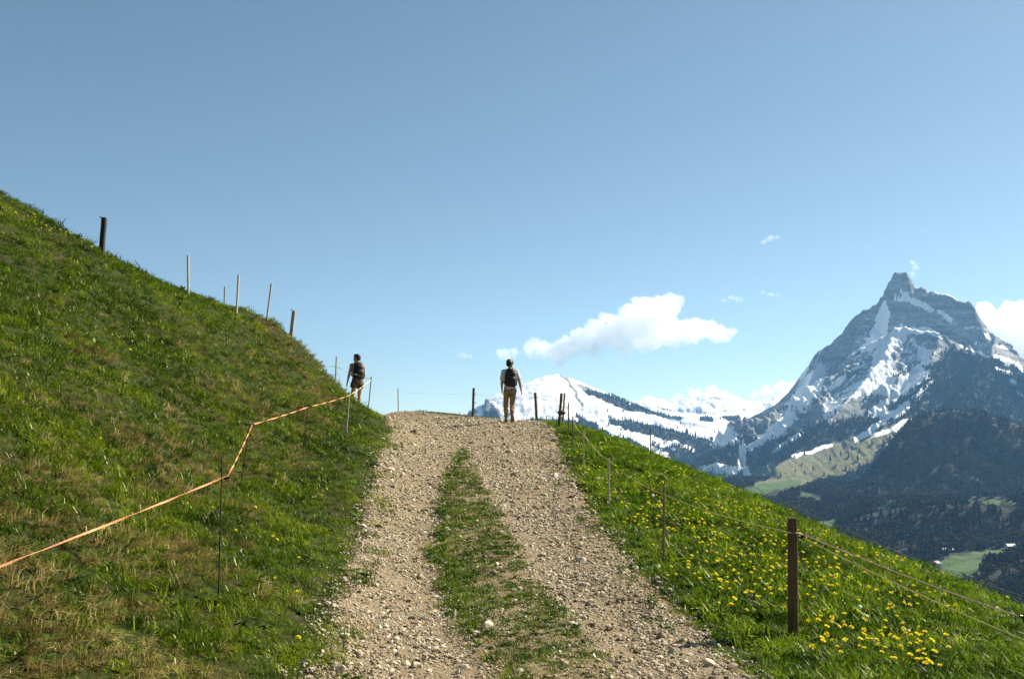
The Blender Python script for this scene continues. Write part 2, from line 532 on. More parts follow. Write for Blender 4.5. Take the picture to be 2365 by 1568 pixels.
TREE_LINE = ([1650, 1800, 1900, 2000, 2090, 2150, 2200, 2365], [1000, 1003, 982, 955, 915, 835, 805, 852])
def mountain_mat(name):
    t = NT(name)
    geo = t.n('ShaderNodeNewGeometry')
    nv = t.noise(0.012, 8, 0.68, vec=geo.outputs['Position'])
    mp = t.n('ShaderNodeMapping'); mp.inputs['Scale'].default_value = (0.3, 0.3, 1.6)
    t.l(geo.outputs['Position'], mp.inputs[0])
    nstr = t.noise(0.02, 6, 0.6, vec=mp.outputs[0])
    nf = t.noise(0.045, 6, 0.7, vec=geo.outputs['Position'])
    rock = t.ramp(t.math('ADD', t.math('MULTIPLY', nstr, 0.6), t.math('MULTIPLY', nf, 0.4)), [(0.35, (0.06, 0.065, 0.07)), (0.52, (0.24, 0.24, 0.23)), (0.68, (0.48, 0.47, 0.45))])
    forest = t.ramp(nf, [(0.35, (0.008, 0.011, 0.007)), (0.7, (0.028, 0.025, 0.014))])
    meadow = t.ramp(nf, [(0.3, (0.07, 0.085, 0.028)), (0.5, (0.13, 0.125, 0.05)), (0.75, (0.20, 0.165, 0.085))])
    green = t.ramp(nf, [(0.3, (0.030, 0.065, 0.010)), (0.7, (0.075, 0.125, 0.022))])
    nmix = t.math('MULTIPLY', t.math('SUBTRACT', nf, 0.5), 0.75)
    def th(nm, lo=0.44, hi=0.56):
        return t.maprange(t.math('ADD', t.attr(nm), nmix), lo, hi)
    c = t.mix(th('forest'), rock, forest)
    c = t.mix(th('meadow'), c, meadow)
    c = t.mix(th('green'), c, green)
    snow = t.ramp(nv, [(0.3, (0.80, 0.82, 0.85)), (0.7, (0.88, 0.88, 0.88))])
    c = t.mix(th('snow', 0.46, 0.54), c, snow)
    t.principled(c, 0.9, t.bump(nf, 0.8, 9.0), 0.15)
    return t.m
M_MOUNT = mountain_mat('mountain_ground')

def far_mesh(name, X, Y, Z, masks):
    o = mesh_obj(name, np.stack([X.ravel(), Y.ravel(), Z.ravel()], 1), grid_faces(*X.shape), M_MOUNT, smooth=True)
    for k in ('snow', 'forest', 'meadow', 'green'):
        point_attr(o, k, np.asarray(masks.get(k, np.zeros(X.shape)), np.float32))
    tag(o, kind='structure')
    return o

def A(lst): return [P(*q) for q in lst]
def sloped(X, Y, Z):
    gy = np.gradient(Z, axis=0) / np.maximum(np.gradient(Y, axis=0), 1e-6)
    gx = np.gradient(Z, axis=1) / np.maximum(np.gradient(X, axis=1), 1e-6)
    return np.hypot(gx, gy)

# ---- the high peak with its front ridge and spurs
X, Y = far_grid(1560, 2620, 560, 3250, 6700, 400)
CREST = A([(1715,974,6330),(1750,955,6250),(1790,934,6200),(1822,905,6150),(1845,872,6100),(1868,842,6080),(1880,822,6070),(1895,806,6050),(1915,795,6040),(1945,768,6030),(1960,750,6020),(1990,722,6010),(2033,694,6000),(2050,688,5990),(2080,675,5983),(2114,666,5965),(2130,662,5955),(2160,671,5930),(2200,688,5880),(2240,700,5840),(2254,724,5820),(2264,750,5800),(2300,778,5750),(2338,798,5700),(2364,846,5660),(2420,900,5600),(2520,960,5500)])
KNOB = A([(2042,684,5990),(2048,662,5988),(2062,636,5986),(2072,628,5983),(2092,628,5980),(2103,644,5978),(2114,666,5972)])
FRONT = A([(1960,828,5500),(1992,806,5400),(2028,788,5300),(2069,757,5200),(2110,763,5150),(2170,772,5050),(2210,800,4950),(2260,828,4850),(2330,862,4700),(2420,900,4500),(2560,940,4400)])
SPURS = [
    (A([(2069,757,5200),(2045,820,5000),(1992,890,4750),(1920,965,4500),(1850,1035,4250),(1790,1080,4000)]), .75, 250, .55),
    (A([(2170,772,5050),(2150,850,4750),(2110,930,4400),(2050,985,4150),(1960,1045,3900),(1860,1095,3700),(1760,1125,3500)]), .7, 300, .5),
    (A([(2260,828,4850),(2240,890,4500),(2200,930,4200),(2190,950,3900),(2200,990,3500)]), .7, 250, .5),
    (A([(1895,806,6050),(1872,880,5750),(1815,960,5450),(1745,1020,5200)]), .9, 180, .6),
    (A([(1990,722,6010),(1975,800,5800),(1915,880,5600),(1850,960,5350),(1780,1020,5050)]), .9, 180, .6),
    (A([(2300,778,5750),(2290,815,5400),(2300,840,5150)]), 1.0, 200, .6),
]
k0 = [i for i, p in enumerate(CREST) if p[0] / p[1] > (1985 - CX) / FPX][0]
h = ridge_height(X, Y, CREST[:k0 + 1], 1.15, 170, 0.62, .20, seed=1, kx=2.6)
h = np.maximum(h, ridge_height(X, Y, CREST[k0:], 1.75, 170, 0.72, .30, seed=1, kx=1.15))
h = np.maximum(h, ridge_height(X, Y, KNOB, 3.0, 120, 2.0, .15, seed=2))
h = np.maximum(h, ridge_height(X, Y, FRONT, .9, 160, .6, .35, seed=4))
for i, (cr_, a_, c_, b_) in enumerate(SPURS):
    h = np.maximum(h, ridge_height(X, Y, cr_, a_, c_, b_, .3, seed=10 + 3 * i, kx=2.2 if i in (3, 4) else 1.0))
calm = 0.35 + 0.65 * sstep(1900, 2010, (X / Y) * FPX * cp + CX)
h += calm * (10 * fbm(X / 50, Y / 50, 4, 91) + (9 + 11 * sstep(4200, 5000, Y)) * (ridged(X / 170, Y / 170, 5, 93) - 0.3) + 11 * (ridged(X / 48, Y / 80, 4, 94) - .3))
px, row = proj(X, Y, h)
rk = sstep(960, 860, row)
h += calm * rk * (4.0 * np.sin(h / 9.0 + 7 * fbm(X / 260, Y / 260, 3, 99)) * sstep(-.05, .3, fbm(X / 150, Y / 150, 2, 105)) + 9 * fbm(X / 26, Y / 26, 3, 100) + 15 * fbm(X / 75, Y / 60, 3, 107) * sstep(760, 690, row) * sstep(2010, 2050, px))
h = np.where(row < 640, np.minimum(h, P(2080, 629, 5983)[2] + 9 * fbm(X / 30, Y / 30, 2, 106)), h)
h = np.maximum(h, floor_z(X, Y) - 6 - 90 * sstep(1880, 1720, px))
px, row = proj(X, Y, h)
SNOW = [
    [(2066,687,5),(2100,693,6),(2133,705,6),(2154,716,4)], [(2079,672,3),(2100,686,4)], [(2156,677,3),(2197,680,4),(2223,690,3)],
    [(2169,718,5),(2195,739,7)], [(2042,705,8),(2040,735,14),(2030,770,18),(2008,798,12)],
    [(2064,762,5),(2102,764,6),(2146,762,6),(2171,782,5)], [(2061,772,6),(2028,793,7),(1992,805,6)],
    [(2082,777,12),(2050,812,26),(2038,850,28),(2010,888,22)], [(2138,815,16),(2122,858,22),(2094,888,20),(2043,893,18)], [(2110,785,8),(2140,810,9)],
    [(2030,880,14),(1966,908,14),(1904,940,10)], [(1940,931,7),(1904,965,7)], [(2095,893,8),(2056,926,9),(2017,952,8)], [(2094,937,8),(2069,957,9),(2012,956,7)],
    [(1893,855,14),(1876,890,22),(1848,930,20),(1805,985,16),(1770,1010,12),(1733,1032,7)],
    [(2220,798,3),(2249,811,3),(2287,824,3)], [(2300,824,4),(2338,836,4)], [(2300,852,4),(2333,862,5)], [(2255,795,5),(2265,797,5)], [(2274,772,4),(2287,780,4)],
    [(2305,798,3),(2341,806,3)], [(2334,880,4),(2342,886,4)], [(2231,757,3),(2261,758,3)], [(2350,840,4),(2365,860,4)],
    [(1834,1054,4),(1882,1040,5),(1918,1028,4)], [(1979,1015,5),(2027,982,7),(2085,951,7)], [(2008,1009,4),(2059,993,6),(2104,970,6)], [(2052,1026,3),(2064,1022,3)],
    [(1850,1000,5),(1790,1040,4)], [(1950,870,6),(1910,905,5)], [(1870,830,5),(1850,870,5)], [(2350,905,3),(2365,915,3)],
    [(1616,1086,6),(1658,1078,9),(1699,1088,8)], [(1715,1030,7),(1712,1073,9),(1728,1094,8)], [(1650,1090,5),(1690,1095,5)], [(1660,1000,30),(1690,1010,16)],
]
DARK = [[(2060,830,6),(2075,800,4),(2072,850,8)], [(2080,850,9),(2110,840,6)], [(2110,780,5),(2125,795,6),(2150,800,7)], [(2160,780,5),(2175,800,9)],
        [(1990,870,8),(2010,830,6)], [(2065,895,5),(2075,880,5)], [(2110,830,4),(2140,850,6)], [(1830,945,6),(1845,955,6)], [(1975,900,3),(1940,915,3)]]
al = -.74 * px + .67 * row; ac = .67 * px + .74 * row
nz1 = .6 * fbm(al / 55, ac / 12, 4, 101) + .6 * fbm(px / 26, row / 16, 4, 102); nz2 = .7 * fbm(al / 22, ac / 5.5, 3, 103) + .5 * fbm(px / 9, row / 6, 3, 104)
snow = 1.04 * stroke(px, row, [[(a_, b_, c_ * 1.08) for a_, b_, c_ in q_] for q_ in SNOW]) + 0.22 * nz1 + 0.26 * nz2
snow -= 0.55 * sstep(0.35, 0.6, stroke(px, row, DARK) + 0.2 * nz2)
upper = sstep(880, 800, row + 30 * nz1)
snow = np.maximum(snow, - 0.25 * sstep(1.25, 1.9, sloped(X, Y, h)) + sstep(1000, 900, row) * sstep(2230, 2120, px) * (0.41 + 0.07 * sstep(1930, 2010, px) * sstep(760, 800, row) + 0.42 * nz2 + 0.22 * nz1))
meadow = stroke(px, row, [[(1690,1128,18),(1780,1100,24),(1870,1075,26),(1960,1040,25),(2040,1010,21),(2090,985,13)], [(1760,1115,18),(1850,1110,18),(1930,1085,20),(2000,1050,18)]]) + 0.18 * nz1 + 0.1 * nz2
tl_ = np.interp(px, *TREE_LINE)
forest = sstep(-12, 12, row - tl_ + 26 * nz1) * 0.9
forest = np.where((meadow > 0.5), 0, forest)
green = stroke(px, row, [[(1680,1142,6),(1760,1130,6),(1830,1120,5)]]) + 0.15 * nz2
peak = far_mesh('rocky_mountain', X, Y, h, dict(snow=snow, forest=forest, meadow=meadow, green=green))
PEAK = (X, Y, h, px, row, snow, forest, meadow, green)

# ---- the snowy mountain ahead, the pass beside it and the range behind
X, Y = far_grid(900, 1960, 480, 4700, 9900, 330)
LCREST = A([(1118,985,6480),(1121,962,6490),(1123,930,6500),(1132,922,6500),(1150,917,6500),(1180,910,6510),(1215,888,6530),(1240,874,6550),(1268,867,6580),(1290,865,6600),(1312,872,6580),(1345,892,6500),(1372,908,6430),(1400,925,6350),(1460,946,6200),(1530,975,6000),(1600,1010,5800),(1660,1050,5500)])
LSP = A([(1290,866,6600),(1300,905,6300),(1335,950,6000),(1390,985,5700),(1470,1030,5300),(1540,1075,5000)])
LSP2 = A([(1150,917,6500),(1180,950,6000),(1200,985,5600)])
FAR = A([(900,985,9300),(1000,972,9300),(1060,954,9300),(1110,948,9300),(1170,955,9300),(1300,960,9200),(1430,940,9000),(1490,914,8900),(1515,920,8900),(1560,924,8950),(1600,910,9000),(1630,907,9000),(1680,914,9000),(1740,928,9000),(1790,912,9100),(1850,915,9200),(1960,930,9300)])
MIDR = A([(1448,938,7600),(1506,950,7400),(1572,966,7200),(1640,985,6900),(1690,1010,6500)])
h = ridge_height(X, Y, LCREST, .42, 900, .36, .12, 500, seed=41)
h = np.where(X < P(1119, 950, 6500)[0] * Y / 6500, np.minimum(h, P(1119, 985, 6500)[2]), h)
h = np.maximum(h, ridge_height(X, Y, LSP, .45, 300, .4, .3, seed=44))
h = np.maximum(h, ridge_height(X, Y, LSP2, .5, 300, .45, .3, seed=46))
h = np.maximum(h, ridge_height(X, Y, FAR, .42, 500, .3, .3, seed=48))
h = np.maximum(h, ridge_height(X, Y, MIDR, .5, 200, .35, .3, seed=51))
h += 7 * fbm(X / 60, Y / 60, 4, 95) + 9 * (ridged(X / 240, Y / 240, 4, 96) - 0.3)
h = np.maximum(h, floor_z(X, Y) - 14)
px, row = proj(X, Y, h)
nz1 = fbm(px / 26, row / 14, 4, 111); nz2 = fbm(px / 8, row / 6, 3, 113)
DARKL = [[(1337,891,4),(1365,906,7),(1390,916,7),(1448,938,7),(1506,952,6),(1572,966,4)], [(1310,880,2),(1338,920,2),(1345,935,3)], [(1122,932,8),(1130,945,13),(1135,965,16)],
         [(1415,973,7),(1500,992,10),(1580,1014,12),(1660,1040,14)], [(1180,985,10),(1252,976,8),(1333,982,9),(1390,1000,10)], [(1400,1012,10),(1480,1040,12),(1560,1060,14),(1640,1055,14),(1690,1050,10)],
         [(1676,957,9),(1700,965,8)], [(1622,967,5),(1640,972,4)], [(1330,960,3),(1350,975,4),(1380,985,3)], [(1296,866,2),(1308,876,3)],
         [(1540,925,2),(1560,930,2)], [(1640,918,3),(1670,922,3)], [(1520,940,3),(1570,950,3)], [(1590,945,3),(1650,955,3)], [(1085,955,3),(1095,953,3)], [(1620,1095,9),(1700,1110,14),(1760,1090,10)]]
SNOW_STREAKS = [[(1429,1003,4),(1487,1026,6),(1552,1069,7)], [(1385,985,4),(1420,995,4)], [(1500,1045,5),(1540,1050,4)], [(1560,1020,4),(1600,1040,4)], [(1616,1086,7),(1658,1078,9),(1699,1086,8)], [(1440,965,6),(1400,955,6)]]  # streaks of lying snow among the dark bands
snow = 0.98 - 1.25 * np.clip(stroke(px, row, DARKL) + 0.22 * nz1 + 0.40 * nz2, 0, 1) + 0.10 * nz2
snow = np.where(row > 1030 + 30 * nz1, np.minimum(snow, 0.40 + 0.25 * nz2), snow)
snow = np.maximum(snow, stroke(px, row, SNOW_STREAKS) + 0.2 * nz2)
snow = np.where(Y > 8200, 0.9 + 0.5 * nz2 - 0.45 * np.clip(stroke(px, row, DARKL[-8:]) * 1.4 + .2 * nz2, 0, 1), snow)
forest = np.maximum(sstep(935, 960, row + 12 * nz1), sstep(1335, 1360, px) * sstep(895, 905, row)) * 0.9
forest = np.where(Y > 8000, 0, forest)
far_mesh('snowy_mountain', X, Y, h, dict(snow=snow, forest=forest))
SNOWY = (X, Y, h, px, row, snow, forest)

# ---- the valley with its wooded foothill, shelf and meadows
X, Y = far_grid(700, 2900, 620, 36, 3700, 420, 1.25)
FOOT = A([(1960,1152,2600),(2012,1100,2720),(2060,1035,2850),(2105,972,3000),(2160,952,3050),(2200,946,3050),(2260,952,3000),(2330,972,2950),(2420,1005,2900),(2700,1050,2900)])
SHELF = A([(1850,1290,1750),(1890,1250,1820),(1935,1215,1900),(2017,1176,2000),(2100,1168,2000),(2200,1162,2000),(2300,1158,2000),(2420,1155,2000),(2800,1150,2000)])
SHELF2 = [(x * 1.14, y * 1.14, z) for (x, y, z) in SHELF]
KNOLL = A([(2290,1320,1350),(2340,1290,1400),(2420,1270,1420),(2600,1260,1450)])
h = floor_z(X, Y)
h = np.maximum(h, ridge_height(X, Y, FOOT, .50, 400, .42, .22, 200, seed=55, kx=3.8))
h = np.maximum(h, ridge_height(X, Y, SHELF, .5, 200, .40, .25, 200, seed=57, kx=1.8))
h = np.maximum(h, ridge_height(X, Y, SHELF2, .3, 200, .35, .25, 200, seed=58, kx=2.2))
h = np.maximum(h, ridge_height(X, Y, KNOLL, .35, 120, .25, .25, 200, seed=59))
h += (4 * fbm(X / 60, Y / 60, 4, 97) + 10 * fbm(X / 200, Y / 200, 3, 98)) * sstep(500, 900, Y)
px, row = proj(X, Y, h)
nz1 = fbm(px / 30, row / 14, 4, 121); nz2 = fbm(px / 10, row / 6, 3, 123)
GREEN = [[(2172,1332,17),(2215,1318,25),(2255,1308,17)], [(2165,1305,5),(2200,1290,7),(2260,1280,7),(2340,1268,5)], [(2190,1345,10),(2170,1350,8)], [(1895,1212,10),(1920,1208,8)], [(2240,1155,3),(2290,1158,6),(2340,1162,5)], [(1880,1218,8),(1905,1225,6)],
         [(1690,1142,10),(1760,1128,11),(1840,1114,8)], [(2010,1180,3),(2060,1172,3)], [(1900,1150,3),(1850,1140,4)]]
MEAD = [[(1750,1124,12),(1840,1110,13),(1905,1094,10)], [(1985,1255,9),(2005,1268,10),(1998,1280,8)]]
green = stroke(px, row, GREEN) + 0.12 * nz1 + 0.12 * nz2
meadow = stroke(px, row, MEAD) + 0.15 * nz2
forest = np.full(X.shape, 0.95)
far_mesh('valley', X, Y, h, dict(forest=forest, green=green, meadow=meadow))
VALLEY = (X, Y, h, px, row, green, meadow)

# ------------------------------------------------------------------ woods
def tree_mat(name, stops, trans=0.0):
    t = NT(name)
    tint = t.attr('tint', 'INSTANCER')
    oi = t.n('ShaderNodeObjectInfo')
    f = t.math('ADD', t.math('MULTIPLY', oi.outputs['Random'], 0.4), t.math('MULTIPLY', tint, 0.6))
    t.principled(t.ramp(f, stops), 0.95, None, 0.05)
    return t.m
M_SPRUCE = tree_mat('spruce_needles', [(0.1, (0.007, 0.012, 0.006)), (0.9, (0.022, 0.028, 0.010))])
M_BARE = tree_mat('spring_twigs', [(0.12, (0.010, 0.011, 0.007)), (0.4, (0.026, 0.020, 0.012)), (0.65, (0.072, 0.052, 0.026)), (0.9, (0.055, 0.070, 0.016))])
M_BARK = simple_mat('tree_bark', (0.09, 0.065, 0.045), 0.9, 3.0, 0.4)

def spruce_data(seed, tiers=5, sides=7):
    rr = random.Random(seed)
    V, F = [], []
    for k in range(tiers):
        z0 = 0.08 + 0.80 * k / tiers
        z1 = min(1.0, z0 + 0.36 * (1 - 0.4 * k / tiers))
        r0 = 0.21 * (1 - 0.86 * k / tiers)
        o = len(V)
        a0 = rr.random() * 6
        for s in range(sides):
            an = a0 + 2 * math.pi * s / sides
            q = r0 * rr.uniform(0.65, 1.2)
            V.append((q * math.cos(an), q * math.sin(an), z0 + rr.uniform(-.04, .03)))
        V.append((rr.uniform(-.01, .01), rr.uniform(-.01, .01), z1))
        F += [(o + s, o + (s + 1) % sides, o + sides) for s in range(sides)]
    return V, F

def crown_data(seed):
    rr = random.Random(seed * 13 + 1)
    V, F = [], []
    sx, sz = rr.uniform(.85, 1.15), rr.uniform(.9, 1.3)
    for k in range(70):
        d = Vector((rr.gauss(0, 1), rr.gauss(0, 1), rr.gauss(0.15, 1))).normalized()
        r = .5 * rr.uniform(.45, 1.08) * (1 + .35 * mnoise.noise(d * 2.1 + Vector((seed, 0, 0))))
        c = Vector((d.x * r * sx, d.y * r, d.z * r * sz + .5))
        a = Vector((rr.gauss(0, 1), rr.gauss(0, 1), rr.gauss(0, 1))).normalized()
        b = a.cross(d).normalized() if a.cross(d).length > .01 else Vector((1, 0, 0))
        q = rr.uniform(.07, .15)
        e = (d * .8 + a * .6).normalized()
        o = len(V)
        V += [c - b * q, c + e * q * 1.3, c + b * q, c - e * q * .8]
        F.append((o, o + 1, o + 2, o + 3))
    v2, f2 = tube_data([(0, 0, -.1), (0, 0, .25), (0, 0, .55)], [.035, .03, .015], 5)
    return join_data((V, F), (v2, f2))

def wood(name, src, mask, n, kinds, size, seed, tint_fn=None, min_d=0):
    X, Y, Z = src[:3]
    rng = np.random.default_rng(seed)
    nr, nc = X.shape
    i = rng.integers(0, nr - 1, n * 4); j = rng.integers(0, nc - 1, n * 4)
    # equal ground area per tree: weight by cell area
    area = (X[i, j + 1] - X[i, j]) * (Y[i + 1, j] - Y[i, j])
    keep = rng.random(n * 4) < np.clip(area / np.quantile(area, 0.9), 0, 1)
    keep &= mask[i, j] > rng.random(n * 4)
    i, j = i[keep][:n], j[keep][:n]
    a, b = rng.random(len(i)), rng.random(len(i))
    def lerp(M):
        return M[i, j] * (1 - a) * (1 - b) + M[i + 1, j] * a * (1 - b) + M[i, j + 1] * (1 - a) * b + M[i + 1, j + 1] * a * b
    x, y, z = lerp(X), lerp(Y), lerp(Z)
    s = size[0] + (size[1] - size[0]) * rng.random(len(i))
    rot = np.zeros((len(i), 3)); rot[:, 2] = rng.random(len(i)) * 6.28
    sc = np.stack([s * rng.uniform(.85, 1.2, len(i)), s * rng.uniform(.85, 1.2, len(i)), s * rng.uniform(.8, 1.15, len(i))], 1)
    tint = np.clip(0.47 + 0.95 * fbm(x / 190, y / 190, 4, seed) + 0.25 * (rng.random(len(i)) - .5), 0, 1)
    return scatter(name, np.stack([x, y, z - 0.04 * s], 1), rot, sc, rng.integers(0, len(kinds), len(i)), kinds, tint)

spr = lambda: [mesh_obj('k', *spruce_data(k), M_SPRUCE, link=False) for k in range(5)]
crw = lambda: [mesh_obj('k', *crown_data(k), M_BARE, link=False) for k in range(6)]
X, Y, h, px, row, snow, forest, meadow, green = PEAK
m = np.where((forest > 0.5) & (snow < 0.42) & (meadow < 0.45) & (green < .45), 1.0, 0.0)
m = np.maximum(m, np.where((row > np.interp(px, *TREE_LINE) - 60) & (snow > 0.38) & (snow < 0.56), 0.22, 0))
m *= (row < 1200) * (px < 2440)
wood('spruce_forest', PEAK, m, 30000, spr(), (15, 26), 301)
X, Y, h, px, row, snow, forest = SNOWY
m = np.where((forest > 0.5) & (snow < 0.5), 1.0, 0.0); m = np.maximum(m, np.where((row > 945) & (snow >= .5), 0.03, 0)) * (Y < 7800)
wood('spruce_forest', SNOWY, m, 14000, spr(), (18, 30), 302)
X, Y, h, px, row, green, meadow = VALLEY
vis = (px > 1640) & (px < 2480) & (row > 930) & (row < 1460) & (Y > 900)
op = (green < 0.46) & (meadow < 0.46) & (stroke(px, row - 13, GREEN) < .47) & (stroke(px, row - 7, GREEN + MEAD) < .47)
con = sstep(-0.1, 0.25, fbm(X / 260, Y / 260, 3, 131)) * 0.8 + 0.08
wood('spruce_forest', VALLEY, np.where(vis & op, con, 0.0), 9000, spr(), (14, 24), 303)
wood('broadleaf_wood', VALLEY, np.where(vis & op, 1 - 0.75 * con, 0.0), 26000, crw(), (9, 16), 304)
for o in COL.objects:
    if o.name.startswith('spruce_forest'):
        o['label'] = 'dark spruce forest covering the mountain slopes'
    elif o.name.startswith('broadleaf_wood'):
        o['label'] = 'brown leafless broadleaf wood on the foothill and valley floor'

def far_on(src, px_, row_):
    """nearest surface point of a far sheet to the sight line"""
    d = np.abs(src[3] - px_) + np.abs(src[4] - row_)
    ok = d < d.min() + 3.0
    yy = np.where(ok, src[1], 1e9)
    k = np.unravel_index(np.argmin(yy), yy.shape)
    return float(src[0][k]), float(src[1][k]), float(src[2][k])

# single spruces on the open alp
spruce_me = []
for k in range(4):
    V, F = spruce_data(50 + k, 7, 9)
    spruce_me.append(mesh_obj('crown', V, F, M_SPRUCE, link=False).data)
trunk_me = mesh_obj('trunk', *tube_data([(0, 0, -0.08), (0, 0, 0.3), (0, 0, 0.7)], [0.022, 0.018, 0.006], 6), M_BARK, link=False).data
ALP = [(1840,1088,13),(1862,1072,12),(1885,1083,14),(1915,1066,17),(1936,1049,13),(1957,1060,15),(1975,1030,16),(1996,1048,15),(2016,1022,18),(2036,1034,20),(2052,1012,17),(1808,1103,12),(1778,1112,12),(1865,1100,14),(1900,1094,15),(1925,1082,14),(1748,1122,10),(2044,990,17),(1988,1062,16),(1950,1084,14)]
for i, (a, b, hh) in enumerate(ALP):
    x, y, z = far_on(PEAK, a + 9 * math.sin(i * 5.1), b + 6 * math.sin(i * 3.3))
    e = empty('spruce_tree', (x, y, z), i * 1.3)
    tag(e, 'single dark spruce standing on the open tan alp below the snow streaks', 'tree', 'single spruces on the open alp')
    s = hh * y / FPX * (0.75 + 0.35 * math.sin(i * 2.7) ** 2)
    for nm, me in (('crown', spruce_me[i % 4]), ('trunk', trunk_me)):
        c = bpy.data.objects.new(nm, me); COL.objects.link(c); c.parent = e; c.scale = (s, s, s)

# valley farmhouses
M_HWALL = simple_mat('farmhouse_plaster', (0.62, 0.58, 0.50), 0.9, 0.5, 0.1)
M_HWOOD = simple_mat('farmhouse_timber', (0.16, 0.10, 0.06), 0.9, 0.5, 0.2)
M_ROOF = simple_mat('farmhouse_roof', (0.34, 0.28, 0.25), 0.8, 0.8, 0.15)
M_ROOF2 = simple_mat('barn_sheet_roof', (0.55, 0.55, 0.55), 0.6, 0.8, 0.1)
M_GLASS = simple_mat('window_glass', (0.03, 0.035, 0.04), 0.2, 1.0, 0.1, spec=0.5)
def house(px_, row_, L, W, H, rz, wall, roof, label):
    x, y, z = far_on(VALLEY, px_, row_)
    e = empty('farmhouse', (x, y, z - 0.5), rz)
    tag(e, label, 'house')
    mesh_obj('wall', *box_data((0, 0, H / 2), (L, W, H)), wall, e)
    rh = W * 0.36; ov = 0.9
    gab = [(-L/2, -W/2, H), (-L/2, W/2, H), (-L/2, 0, H + rh - .15), (L/2, -W/2, H), (L/2, W/2, H), (L/2, 0, H + rh - .15)]
    mesh_obj('gable', gab[:3], [(0, 1, 2)], M_HWOOD, e); mesh_obj('gable', gab[3:], [(0, 2, 1)], M_HWOOD, e)
    a = L / 2 + ov; b = W / 2 + ov; dz = -ov * rh / (W / 2)
    V = []
    for q in (0.0, 0.3):
        V += [(-a, -b, H + dz + q), (a, -b, H + dz + q), (a, 0, H + rh + q), (-a, 0, H + rh + q), (a, b, H + dz + q), (-a, b, H + dz + q)]
    F = [(0, 3, 2, 1), (3, 5, 4, 2), (6, 7, 8, 9), (9, 8, 10, 11), (0, 1, 7, 6), (4, 5, 11, 10), (1, 2, 8, 7), (2, 4, 10, 8), (0, 6, 9, 3), (3, 9, 11, 5)]
    rf = mesh_obj('roof', V, F, roof, e)
    mesh_obj('chimney', *box_data((L * .2, W * .12, H + rh * .9 + .6), (0.8, 0.8, 1.6)), M_HWALL, rf)
    for sx in (-.3, 0, .3):
        mesh_obj('window', *box_data((sx * L, -W / 2 - 0.05, H * .55), (1.2, .14, 1.4)), M_GLASS, e)
    for sy in (-.22, .22):
        mesh_obj('window', *box_data((-L / 2 - 0.05, sy * W, H * .55), (.14, 1.2, 1.4)), M_GLASS, e)
    mesh_obj('door', *box_data((.13 * L, -W / 2 - 0.06, 1.05), (1.1, .16, 2.1)), M_HWOOD, e)
house(2164,1306, 11, 9, 6.0, 0.5, M_HWALL, M_ROOF, 'pale farmhouse at the near end of the bright green valley meadow')
house(2182,1272, 14, 8, 4.0, 0.15, M_HWOOD, M_ROOF2, 'long barn with pale roof at the wood edge above the green meadow')
house(2196,1271, 10, 7, 4.0, 0.2, M_HWOOD, M_ROOF2, 'small barn with pale roof just beside the long barn')
house(2337,1264, 16, 9, 5.0, 0.1, M_HWALL, M_ROOF2, 'pale roofed farmhouse at the far end of the meadow strip')

# ------------------------------------------------------------------ haze (the air between here and the mountains)
t = NT('haze_air')
pv = t.n('ShaderNodeVolumePrincipled')
pv.inputs['Color'].default_value = (0.25, 0.55, 1.0, 1)
pv.inputs['Density'].default_value = 3.5e-5
pv.inputs['Anisotropy'].default_value = 0.2
t.l(pv.outputs[0], t.out.inputs['Volume'])
V, F = box_data((800, 4500, 530), (14000, 11200, 1600))
hz = mesh_obj('haze', V, F, t.m)
tag(hz, 'thin blue air haze between the hill and the mountains', kind='stuff')

# ------------------------------------------------------------------ clouds, beyond the haze
def cloud_mat(name, dens):
    t = NT(name)
    pv = t.n('ShaderNodeVolumePrincipled')
    pv.inputs['Color'].default_value = (1, 1, 1, 1)
    pv.inputs['Density'].default_value = dens
    pv.inputs['Anisotropy'].default_value = 0.35
    t.l(pv.outputs[0], t.out.inputs['Volume'])
    return t.m
M_CLOUD = cloud_mat('cloud_droplets', 0.0036)
M_WISP = cloud_mat('thin_cloud_droplets', 0.0032)

def evaluated(o):
    dg = bpy.context.evaluated_depsgraph_get()
    me = bpy.data.meshes.new_from_object(o.evaluated_get(dg))
    return me

